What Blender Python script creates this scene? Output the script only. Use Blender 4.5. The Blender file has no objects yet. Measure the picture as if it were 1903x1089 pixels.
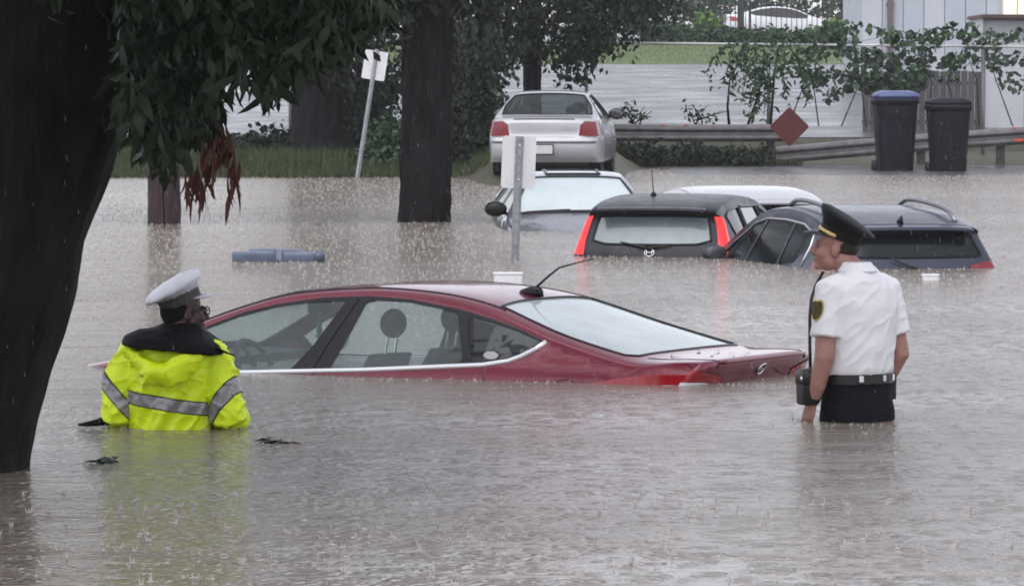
import bpy, bmesh, math, random
from math import sin, cos, pi, radians
from mathutils import Vector, Matrix, noise
from mathutils.geometry import delaunay_2d_cdt
random.seed(7)
SC = bpy.context.scene
COL = SC.collection

# ------------------------------------------------------------------ camera
F_PX, CAM_H, HORIZON = 9000.0, 1.64, 155.0          # focal length in photo pixels, height over the water, horizon row
PITCH = math.atan((544.5 - HORIZON) / F_PX)
cam_data = bpy.data.cameras.new('camera')
cam_data.sensor_width = 36.0
cam_data.lens = 36.0 * F_PX / 1903.0
cam_data.clip_start = 0.5
cam_data.clip_end = 1500.0
cam = bpy.data.objects.new('camera', cam_data)
COL.objects.link(cam)
cam.location = (0, 0, CAM_H)
cam.rotation_euler = (pi / 2 - PITCH, 0, 0)
SC.camera = cam

# ------------------------------------------------------------------ world, sun, exposure
SUN_EL, SUN_AZ = radians(62), radians(205)           # compass style: 0 = +Y, clockwise
world = bpy.data.worlds.new('World')
SC.world = world
world.use_nodes = True
wn = world.node_tree
wn.nodes.clear()
sky = wn.nodes.new('ShaderNodeTexSky')
sky.sky_type = 'NISHITA'
sky.sun_disc = False
sky.sun_elevation = SUN_EL
sky.sun_rotation = SUN_AZ
sky.air_density = 1.0
sky.dust_density = 1.0
sky.ozone_density = 1.0
hs = wn.nodes.new('ShaderNodeHueSaturation')         # rain cloud: nearly grey light
hs.inputs['Saturation'].default_value = 0.16
bg = wn.nodes.new('ShaderNodeBackground')
bg.inputs['Strength'].default_value = 0.15
wo = wn.nodes.new('ShaderNodeOutputWorld')
wn.links.new(sky.outputs[0], hs.inputs['Color'])
tint = wn.nodes.new('ShaderNodeMix')                 # the cool cast of heavy cloud
tint.data_type = 'RGBA'
tint.blend_type = 'MULTIPLY'
tint.inputs[0].default_value = 1.0
tint.inputs[7].default_value = (0.968, 0.968, 1.03, 1)
wn.links.new(hs.outputs[0], tint.inputs[6])
wn.links.new(tint.outputs[2], bg.inputs['Color'])
wn.links.new(bg.outputs[0], wo.inputs['Surface'])
sd = bpy.data.lights.new('sun', 'SUN')
sd.energy = 0.8
sd.angle = radians(60)
sd.color = (1.0, 0.97, 0.93)
sun = bpy.data.objects.new('sun', sd)
COL.objects.link(sun)
to_sun = Vector((sin(SUN_AZ) * cos(SUN_EL), cos(SUN_AZ) * cos(SUN_EL), sin(SUN_EL)))
sun.rotation_euler = to_sun.to_track_quat('Z', 'Y').to_euler()
sun.location = to_sun * 60
SC.view_settings.view_transform = 'Standard'
SC.view_settings.look = 'None'
SC.view_settings.gamma = 1.0
SC.view_settings.use_curve_mapping = False
SC.view_settings.exposure = 0.76
SC.cycles.use_denoising = True
SC.cycles.filter_width = 1.8
SC.cycles.max_bounces = 8
SC.cycles.transparent_max_bounces = 16
SC.cycles.caustics_reflective = False
SC.cycles.caustics_refractive = False

# ------------------------------------------------------------------ helpers
CF = Vector((0, cos(PITCH), -sin(PITCH)))
CU = Vector((0, sin(PITCH), cos(PITCH)))
CR = Vector((1, 0, 0))
CC = Vector((0, 0, CAM_H))


def at(px, py, Y):
    """World point seen at photo pixel (px, py) at depth Y."""
    v = CF + CR * ((px - 951.5) / F_PX) + CU * ((544.5 - py) / F_PX)
    return CC + v * (Y / v.y)


def onwater(px, py, z=0.0):
    v = CF + CR * ((px - 951.5) / F_PX) + CU * ((544.5 - py) / F_PX)
    return CC + v * ((z - CAM_H) / v.z)


def tag(o, label=None, cat=None, group=None, kind=None):
    if label: o['label'] = label
    if cat: o['category'] = cat
    if group: o['group'] = group
    if kind: o['kind'] = kind
    return o


def empty(name, loc=(0, 0, 0), rz=0.0, label=None, cat=None, group=None):
    o = bpy.data.objects.new(name, None)
    COL.objects.link(o)
    o.location = loc
    o.rotation_euler = (0, 0, rz)
    o.empty_display_size = 0.2
    return tag(o, label, cat, group)


def link(name, me, parent=None):
    o = bpy.data.objects.new(name, me)
    COL.objects.link(o)
    if parent is not None:
        o.parent = parent
    return o


def mesh(name, verts, faces, m=None, parent=None, smooth=False):
    me = bpy.data.meshes.new(name)
    me.from_pydata([tuple(v) for v in verts], [], faces)
    me.validate(verbose=False)
    if m is not None: me.materials.append(m)
    if smooth: me.shade_smooth()
    me.update()
    return link(name, me, parent)


def from_bm(name, bm, m=None, parent=None, smooth=False):
    bmesh.ops.recalc_face_normals(bm, faces=bm.faces[:])
    me = bpy.data.meshes.new(name)
    bm.to_mesh(me)
    bm.free()
    if m is not None: me.materials.append(m)
    if smooth: me.shade_smooth()
    return link(name, me, parent)


class MB:
    """collects simple shapes into one mesh"""
    def __init__(self):
        self.v = []; self.f = []

    def add(self, vs, fs):
        b = len(self.v)
        self.v += [Vector(p) for p in vs]
        self.f += [tuple(i + b for i in f) for f in fs]
        return self

    def box(self, c, s, rot=None):
        c = Vector(c); hx, hy, hz = s[0] / 2, s[1] / 2, s[2] / 2
        P = [Vector((x, y, z)) for z in (-hz, hz) for y in (-hy, hy) for x in (-hx, hx)]
        if rot is not None: P = [rot @ p for p in P]
        return self.add([c + p for p in P], [(0, 2, 3, 1), (4, 5, 7, 6), (0, 1, 5, 4), (2, 6, 7, 3), (0, 4, 6, 2), (1, 3, 7, 5)])

    def tube(self, pts, radii, seg=8, flat=1.0, up=None, caps=True):
        pts = [Vector(p) for p in pts]
        n = len(pts)
        if not hasattr(radii, '__len__'): radii = [radii] * n
        ref = Vector(up) if up is not None else Vector((0.123, 0.31, 0.94))
        rings = []
        prev = None
        for i in range(n):
            t = (pts[min(i + 1, n - 1)] - pts[max(i - 1, 0)])
            t = t.normalized() if t.length > 1e-9 else Vector((0, 0, 1))
            if prev is None:
                a = ref - t * ref.dot(t)
                if a.length < 1e-3: a = Vector((1, 0, 0)) - t * t.x
            else:
                a = prev - t * prev.dot(t)
            a.normalize(); prev = a
            b = t.cross(a)
            r = radii[i]
            if hasattr(r, '__len__'): ra, rb = r
            else: ra, rb = r, r * flat
            rings.append([pts[i] + a * (ra * cos(2 * pi * k / seg)) + b * (rb * sin(2 * pi * k / seg)) for k in range(seg)])
        vs = [p for r in rings for p in r]
        fs = [(i * seg + k, i * seg + (k + 1) % seg, (i + 1) * seg + (k + 1) % seg, (i + 1) * seg + k) for i in range(n - 1) for k in range(seg)]
        if caps:
            fs += [tuple(range(seg - 1, -1, -1)), tuple((n - 1) * seg + k for k in range(seg))]
        return self.add(vs, fs)

    def loft(self, rings, caps=True):
        """rings: lists of equal-length closed point loops"""
        seg = len(rings[0]); n = len(rings)
        vs = [p for r in rings for p in r]
        fs = [(i * seg + k, i * seg + (k + 1) % seg, (i + 1) * seg + (k + 1) % seg, (i + 1) * seg + k) for i in range(n - 1) for k in range(seg)]
        if caps:
            fs += [tuple(range(seg - 1, -1, -1)), tuple((n - 1) * seg + k for k in range(seg))]
        return self.add(vs, fs)

    def ball(self, c, r, seg=16, rg=10, rot=None):
        c = Vector(c)
        if not hasattr(r, '__len__'): r = (r, r, r)
        vs = []
        for i in range(1, rg):
            th = pi * i / rg
            for k in range(seg):
                vs.append(Vector((r[0] * sin(th) * cos(2 * pi * k / seg), r[1] * sin(th) * sin(2 * pi * k / seg), r[2] * cos(th))))
        vs += [Vector((0, 0, r[2])), Vector((0, 0, -r[2]))]
        if rot is not None: vs = [rot @ p for p in vs]
        fs = [(i * seg + k, (i + 1) * seg + k, (i + 1) * seg + (k + 1) % seg, i * seg + (k + 1) % seg) for i in range(rg - 2) for k in range(seg)]
        T = (rg - 1) * seg
        fs += [(T, k, (k + 1) % seg) for k in range(seg)]
        fs += [(T + 1, (rg - 2) * seg + (k + 1) % seg, (rg - 2) * seg + k) for k in range(seg)]
        return self.add([c + p for p in vs], fs)

    def build(self, name, m, parent=None, smooth=False, bevel=0.0, seg=2):
        if bevel:
            bm = bmesh.new()
            vv = [bm.verts.new(p) for p in self.v]
            for f in self.f:
                try: bm.faces.new([vv[i] for i in f])
                except ValueError: pass
            bmesh.ops.recalc_face_normals(bm, faces=bm.faces[:])
            es = [e for e in bm.edges if len(e.link_faces) == 2 and e.calc_face_angle(0) > 0.5]
            bmesh.ops.bevel(bm, geom=es, offset=bevel, segments=seg, affect='EDGES', profile=0.6)
            return from_bm(name, bm, m, parent, smooth)
        return mesh(name, self.v, self.f, m, parent, smooth)


def ell(c, rx, ry, n=2.0, seg=24, rot=None):
    """superellipse loop in the xy plane"""
    c = Vector(c); out = []
    for k in range(seg):
        a = 2 * pi * k / seg
        x = rx * math.copysign(abs(cos(a)) ** (2 / n), cos(a)); y = ry * math.copysign(abs(sin(a)) ** (2 / n), sin(a))
        p = Vector((x, y, 0))
        if rot is not None: p = rot @ p
        out.append(c + p)
    return out


def interp(x, tab):
    if x <= tab[0][0]: return tab[0][1]
    for (a, u), (b, v) in zip(tab, tab[1:]):
        if x <= b:
            return u + (v - u) * (x - a) / (b - a)
    return tab[-1][1]


def smoothstep(a, b, x):
    t = min(1, max(0, (x - a) / (b - a)))
    return t * t * (3 - 2 * t)


def copy_tree(o, parent=None):
    c = o.copy(); COL.objects.link(c); c.parent = parent
    for ch in list(o.children): copy_tree(ch, c)
    return c

# ------------------------------------------------------------------ materials
MATS = {}


def M(name, col, rough=0.5, metal=0.0, coat=0.0, var=0.0, vscale=4.0, bump=0.0, bscale=60.0, stretch=(1, 1, 1), col2=None, spec=0.5, trans=0.0, sheen=0.0, rvar=0.0, emit=None, ior=1.45):
    m = bpy.data.materials.new(name)
    m.use_nodes = True
    nt = m.node_tree; N = nt.nodes; L = nt.links
    p = N['Principled BSDF']
    p.inputs['Base Color'].default_value = (*col, 1)
    p.inputs['Roughness'].default_value = rough
    p.inputs['Metallic'].default_value = metal
    p.inputs['Coat Weight'].default_value = coat
    p.inputs['Coat Roughness'].default_value = 0.06
    p.inputs['Specular IOR Level'].default_value = spec
    p.inputs['IOR'].default_value = ior
    p.inputs['Transmission Weight'].default_value = trans
    if sheen: p.inputs['Sheen Weight'].default_value = sheen
    if emit:
        p.inputs['Emission Color'].default_value = (*emit[0], 1); p.inputs['Emission Strength'].default_value = emit[1]
    if var or bump or rvar:
        tc = N.new('ShaderNodeTexCoord'); mp = N.new('ShaderNodeMapping')
        mp.inputs['Scale'].default_value = stretch
        L.new(tc.outputs['Object'], mp.inputs['Vector'])
    if var:
        nz = N.new('ShaderNodeTexNoise'); nz.inputs['Scale'].default_value = vscale; nz.inputs['Detail'].default_value = 6; nz.inputs['Roughness'].default_value = 0.65
        L.new(mp.outputs[0], nz.inputs['Vector'])
        cr = N.new('ShaderNodeValToRGB')
        c2 = col2 if col2 else tuple(c * (1 - var) for c in col)
        c1 = col if col2 else tuple(min(1, c * (1 + var * 0.6)) for c in col)
        cr.color_ramp.elements[0].position = 0.32; cr.color_ramp.elements[0].color = (*c2, 1)
        cr.color_ramp.elements[1].position = 0.68; cr.color_ramp.elements[1].color = (*c1, 1)
        L.new(nz.outputs['Fac'], cr.inputs['Fac']); L.new(cr.outputs['Color'], p.inputs['Base Color'])
    if rvar:
        n3 = N.new('ShaderNodeTexNoise'); n3.inputs['Scale'].default_value = vscale * 2.3; n3.inputs['Detail'].default_value = 5
        L.new(mp.outputs[0], n3.inputs['Vector'])
        mr = N.new('ShaderNodeMapRange'); mr.inputs['From Min'].default_value = 0.3; mr.inputs['From Max'].default_value = 0.7
        mr.inputs['To Min'].default_value = max(0, rough - rvar); mr.inputs['To Max'].default_value = rough + rvar
        L.new(n3.outputs['Fac'], mr.inputs['Value']); L.new(mr.outputs[0], p.inputs['Roughness'])
    if bump:
        n2 = N.new('ShaderNodeTexNoise'); n2.inputs['Scale'].default_value = bscale; n2.inputs['Detail'].default_value = 4
        L.new(mp.outputs[0], n2.inputs['Vector'])
        b = N.new('ShaderNodeBump'); b.inputs['Strength'].default_value = bump; b.inputs['Distance'].default_value = 0.02
        L.new(n2.outputs['Fac'], b.inputs['Height']); L.new(b.outputs[0], p.inputs['Normal'])
    MATS[name] = m
    return m


def glass_mat(name, tint, fog, fogcol, rough=0.02, through=0.15):
    """clear glass with a share of condensation and rain film on it"""
    m = bpy.data.materials.new(name); m.use_nodes = True
    nt = m.node_tree; N = nt.nodes; L = nt.links
    N.clear()
    out = N.new('ShaderNodeOutputMaterial')
    tr = N.new('ShaderNodeBsdfTransparent'); tr.inputs['Color'].default_value = (*tint, 1)
    gl = N.new('ShaderNodeBsdfGlossy'); gl.inputs['Roughness'].default_value = rough
    df = N.new('ShaderNodeBsdfDiffuse'); df.inputs['Color'].default_value = (*fogcol, 1)
    tl = N.new('ShaderNodeBsdfTranslucent'); tl.inputs['Color'].default_value = (*fogcol, 1)
    ad = N.new('ShaderNodeMixShader'); ad.inputs[0].default_value = through
    lw = N.new('ShaderNodeLayerWeight'); pw = N.new('ShaderNodeMath'); pw.operation = 'POWER'; pw.inputs[1].default_value = 5.0
    fr = N.new('ShaderNodeMath'); fr.operation = 'MULTIPLY_ADD'; fr.inputs[1].default_value = 0.92; fr.inputs[2].default_value = 0.04
    lw.inputs['Blend'].default_value = 0.5
    L.new(lw.outputs['Facing'], pw.inputs[0]); L.new(pw.outputs[0], fr.inputs[0])
    m1 = N.new('ShaderNodeMixShader'); m2 = N.new('ShaderNodeMixShader')
    nz = N.new('ShaderNodeTexNoise'); nz.inputs['Scale'].default_value = 3.0; nz.inputs['Detail'].default_value = 5
    tc = N.new('ShaderNodeTexCoord')
    L.new(tc.outputs['Object'], nz.inputs['Vector'])
    mr = N.new('ShaderNodeMapRange'); mr.inputs['From Min'].default_value = 0.3; mr.inputs['From Max'].default_value = 0.7
    mr.inputs['To Min'].default_value = max(0, fog * 0.8); mr.inputs['To Max'].default_value = min(1, fog * 1.15)
    L.new(nz.outputs['Fac'], mr.inputs['Value'])
    L.new(df.outputs[0], ad.inputs[1]); L.new(tl.outputs[0], ad.inputs[2])
    L.new(mr.outputs[0], m1.inputs[0]); L.new(tr.outputs[0], m1.inputs[1]); L.new(ad.outputs[0], m1.inputs[2])
    L.new(fr.outputs[0], m2.inputs[0]); L.new(m1.outputs[0], m2.inputs[1]); L.new(gl.outputs[0], m2.inputs[2])
    L.new(m2.outputs[0], out.inputs['Surface'])
    MATS[name] = m
    return m


black_trim = M('black_trim', (0.012, 0.012, 0.014), 0.25, spec=.3)
black_rubber = M('black_rubber', (0.015, 0.015, 0.016), 0.6)
chrome = M('chrome', (0.75, 0.75, 0.77), 0.18, 1.0)
dark_glass = M('dark_glass', (0.014, 0.017, 0.018), 0.10, spec=.35)
lens_red = M('lens_red', (0.34, 0.010, 0.018), 0.15, coat=0.5, var=0.25, vscale=30)
lens_dark_red = M('lens_dark_red', (0.22, 0.012, 0.02), 0.2, coat=0.5, var=0.3, vscale=30)
lens_lit = M('lens_lit', (0.6, 0.02, 0.02), 0.2, coat=0.4, emit=((1.0, 0.035, 0.035), 0.40))
lens_white = M('lens_white', (0.75, 0.75, 0.75), 0.15, coat=0.6, var=0.25, vscale=60, stretch=(1, 12, 1))
fog_glass = M('fogged_glass', (0.50, 0.58, 0.58), 0.35, coat=0.9, var=0.12, vscale=2.0)
grey_fog_glass = M('grey_fogged_glass', (0.20, 0.25, 0.26), 0.3, coat=0.9, var=0.35, vscale=2.2)
side_glass = glass_mat('side_glass', (0.78, 0.87, 0.86), 0.13, (0.50, 0.60, 0.60))
galv = M('galvanised_steel', (0.32, 0.33, 0.34), 0.45, 0.6, var=0.35, vscale=7, bump=0.1, bscale=90)
white_paint = M('weathered_white_paint', (0.62, 0.62, 0.63), 0.5, var=0.12, vscale=8, bump=0.05)

# ------------------------------------------------------------------ the setting
def shore(x):
    """distance at which the ground comes out of the water"""
    left = 84.3
    base = left + (93.2 - left) * smoothstep(1.6, 2.6, x)
    base -= 6.5 * (smoothstep(-0.9, -0.3, x) - smoothstep(1.5, 2.2, x))
    return base + 0.5 * noise.noise(Vector((x * 0.7, 3.1, 0)))


LOT = [(0, 0.30), (99, 0.50), (105, 0.62), (170, 2.28), (172, 2.34), (183, 3.0), (190, 3.25), (204, 3.42), (260, 4.6), (900, 9.0)]


def zg(x, y):
    s = shore(x)
    if y < s: return max(-1.25, -(s - y) * 0.045 - 0.004)
    a = (y - s) * 0.06
    b = interp(y, LOT)
    return min(a, 0.1 + (y - s) * 0.03, b) if y < 99 else min(b, a + 0.2)


def grid_sheet(name, xs, ys, zf, m, smooth=True):
    vs = [(x, y, zf(x, y)) for y in ys for x in xs]
    n = len(xs)
    fs = [(j * n + i, j * n + i + 1, (j + 1) * n + i + 1, (j + 1) * n + i) for j in range(len(ys) - 1) for i in range(n - 1)]
    o = mesh(name, vs, fs, m, None, smooth)
    o['kind'] = 'structure'
    return o


def rng(a, b, n): return [a + (b - a) * i / n for i in range(n + 1)]


mud = M('wet_bank_soil', (0.075, 0.082, 0.040), 0.55, var=0.5, vscale=1.5, bump=0.5, bscale=25, col2=(0.05, 0.042, 0.03))
turf = M('wet_turf', (0.14, 0.19, 0.055), 0.7, var=0.4, vscale=0.8, bump=0.6, bscale=30, col2=(0.10, 0.14, 0.05))
wet_asphalt = M('rain_covered_asphalt', (0.075, 0.075, 0.080), 0.30, var=0.25, vscale=0.25, bump=0.16, bscale=14, spec=0.45, rvar=0.10)
xs = [-150, -100, -60, -40, -25] + rng(-16, 16, 90) + [25, 40, 60, 100, 150]
ys = [-60, -20, 0, 40, 60, 70] + rng(74, 100, 60) + [103, 106, 112, 120, 130, 140, 150, 160, 168, 171, 174, 178, 183, 187, 190, 197, 204, 215, 230, 260, 320]
grid_sheet('ground', xs, ys, zg, mud)
grid_sheet('parking_lot', rng(-60, 60, 30), [99.5, 103, 106, 112, 120, 130, 140, 150, 160, 168, 170], lambda x, y: zg(x, y) + 0.02, wet_asphalt)
grid_sheet('grass_bank', rng(-60, 60, 60), [170, 171, 174, 178, 183, 187, 190, 194], lambda x, y: zg(x, y) + 0.03 + 0.05 * noise.noise(Vector((x, y, 0))), turf)
grid_sheet('upper_yard', rng(-60, 60, 20), [194, 197, 204, 215, 230], lambda x, y: zg(x, y) + 0.02, wet_asphalt)

grid_sheet('pavement', rng(2.3, 16, 40), rng(80, 93.7, 30), lambda x, y: (y - 86.6) * .0062 - .25 * (1 - smoothstep(2.3, 3.0, x)) * (1 - smoothstep(91, 94, y)) + .012 * noise.noise(Vector((x * .5, y * .16, 2.0))), wet_asphalt)


def water_material():
    m = bpy.data.materials.new('muddy_flood_water'); m.use_nodes = True
    nt = m.node_tree; N = nt.nodes; L = nt.links
    p = N['Principled BSDF']
    p.inputs['Roughness'].default_value = 0.15
    p.inputs['IOR'].default_value = 1.55
    tc = N.new('ShaderNodeTexCoord')

    def mapping(sc):
        mp = N.new('ShaderNodeMapping'); mp.inputs['Scale'].default_value = sc
        L.new(tc.outputs['Object'], mp.inputs['Vector']); return mp

    def nz(mp, sc, det=3, rough=0.55):
        n = N.new('ShaderNodeTexNoise'); n.inputs['Scale'].default_value = sc; n.inputs['Detail'].default_value = det; n.inputs['Roughness'].default_value = rough
        L.new(mp.outputs[0], n.inputs['Vector']); return n.outputs['Fac']

    def math_(op, a, b=None, c=None):
        n = N.new('ShaderNodeMath'); n.operation = op
        for i, v in enumerate((a, b, c)):
            if v is None: continue
            if isinstance(v, (int, float)): n.inputs[i].default_value = v
            else: L.new(v, n.inputs[i])
        return n.outputs[0]
    # silt colour in slow swirls
    cr = N.new('ShaderNodeValToRGB')
    cr.color_ramp.elements[0].position = 0.3; cr.color_ramp.elements[0].color = (0.180, 0.150, 0.120, 1)
    cr.color_ramp.elements[1].position = 0.7; cr.color_ramp.elements[1].color = (0.245, 0.212, 0.178, 1)
    L.new(nz(mapping((0.25, 0.12, 1)), 1.0, 5, 0.6), cr.inputs['Fac'])
    L.new(cr.outputs[0], p.inputs['Base Color'])
    # rain rings: rippling circles round the cell centres, in two sizes
    h = None
    for sc, fq, amp, off in ((3.2, 95.0, 0.014, 0.0), (5.5, 130.0, 0.013, 7.3), (9.0, 150.0, 0.010, 3.7)):
        mp = mapping((1, 1, 1)); mp.inputs['Location'].default_value = (off, off * 1.7, 0)
        vo = N.new('ShaderNodeTexVoronoi'); vo.feature = 'F1'; vo.voronoi_dimensions = '2D'
        vo.inputs['Scale'].default_value = sc; vo.inputs['Randomness'].default_value = 1.0
        L.new(mp.outputs[0], vo.inputs['Vector'])
        d = math_('DIVIDE', vo.outputs['Distance'], sc)
        wv = math_('SINE', math_('MULTIPLY', d, fq))
        fall = math_('POWER', math_('MAXIMUM', math_('SUBTRACT', 1.0, math_('MULTIPLY', d, sc * 1.7)), 0.0), 1.4)
        sepc = N.new('ShaderNodeSeparateColor'); L.new(vo.outputs['Color'], sepc.inputs[0])
        live = math_('MULTIPLY', sepc.outputs[0], amp)
        r = math_('MULTIPLY', math_('MULTIPLY', wv, fall), live)
        h = r if h is None else math_('ADD', h, r)
    # small wind chop and longer low swells; patches of calmer water between them
    chop = math_('MULTIPLY', nz(mapping((5, 7, 1)), 1.6, 4, 0.6), 0.030)
    fine = math_('MULTIPLY', nz(mapping((16, 20, 1)), 1.7, 3, 0.6), 0.010)
    chop = math_('ADD', chop, fine)
    swell = math_('MULTIPLY', nz(mapping((0.9, 2.2, 1)), 1.0, 2, 0.5), 0.070)
    calm = N.new('ShaderNodeMapRange')
    calm.inputs['From Min'].default_value = 0.38; calm.inputs['From Max'].default_value = 0.66
    calm.inputs['To Min'].default_value = 0.35; calm.inputs['To Max'].default_value = 1.3
    L.new(nz(mapping((0.22, 0.35, 1)), 1.0, 3, 0.6), calm.inputs['Value'])
    h = math_('ADD', h, math_('MULTIPLY', math_('ADD', chop, swell), calm.outputs[0]))
    b = N.new('ShaderNodeBump'); b.inputs['Strength'].default_value = 1.0; b.inputs['Distance'].default_value = WATER_BUMP
    L.new(h, b.inputs['Height']); L.new(b.outputs[0], p.inputs['Normal'])
    return m


WATER_BUMP = 0.85
water_mat = water_material()
grid_sheet('flood_water', rng(-80, 80, 8), rng(-30, 96, 6), lambda x, y: 0.0, water_mat)

# ------------------------------------------------------------------ car builder
def catmull(pts, u):
    n = len(pts); i = min(int(u), n - 2); f = u - i
    p1, p2 = pts[i], pts[i + 1]
    p0 = pts[i - 1] if i > 0 else p1; p3 = pts[i + 2] if i + 2 < n else p2
    out = []
    for a, b, c, d in zip(p0, p1, p2, p3):
        m1 = (c - a) * 0.5 * 0.8; m2 = (d - b) * 0.5 * 0.8
        out.append((2 * f ** 3 - 3 * f * f + 1) * b + (f ** 3 - 2 * f * f + f) * m1 + (-2 * f ** 3 + 3 * f * f) * c + (f ** 3 - f * f) * m2)
    return out


def seg_dist(p, a, b):
    ax, ay = a; bx, by = b; dx, dy = bx - ax, by - ay
    l2 = dx * dx + dy * dy
    t = 0 if l2 == 0 else max(0, min(1, ((p[0] - ax) * dx + (p[1] - ay) * dy) / l2))
    return math.hypot(p[0] - ax - t * dx, p[1] - ay - t * dy)


def inside(p, poly):
    r = False; j = len(poly) - 1
    for i in range(len(poly)):
        if (poly[i][1] > p[1]) != (poly[j][1] > p[1]) and p[0] < (poly[j][0] - poly[i][0]) * (p[1] - poly[i][1]) / (poly[j][1] - poly[i][1]) + poly[i][0]:
            r = not r
        j = i
    return r


def subdiv(poly, d, closed=True):
    out = []
    n = len(poly)
    for i in range(n if closed else n - 1):
        a, b = poly[i], poly[(i + 1) % n]
        k = max(1, int(math.hypot(b[0] - a[0], b[1] - a[1]) / d))
        for j in range(k): out.append((a[0] + (b[0] - a[0]) * j / k, a[1] + (b[1] - a[1]) * j / k))
    if not closed: out.append(poly[-1])
    return out


def rounded(poly, r=0.04, k=4):
    out = []
    n = len(poly)
    for i in range(n):
        p = Vector(poly[i]); a = Vector(poly[i - 1]); b = Vector(poly[(i + 1) % n])
        ra = min(r, (a - p).length * 0.45); rb = min(r, (b - p).length * 0.45)
        s = p + (a - p).normalized() * ra; e = p + (b - p).normalized() * rb
        for j in range(k + 1):
            t = j / k
            q = s * (1 - t) ** 2 + p * 2 * t * (1 - t) + e * t * t
            out.append((q.x, q.y))
    return out


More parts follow.
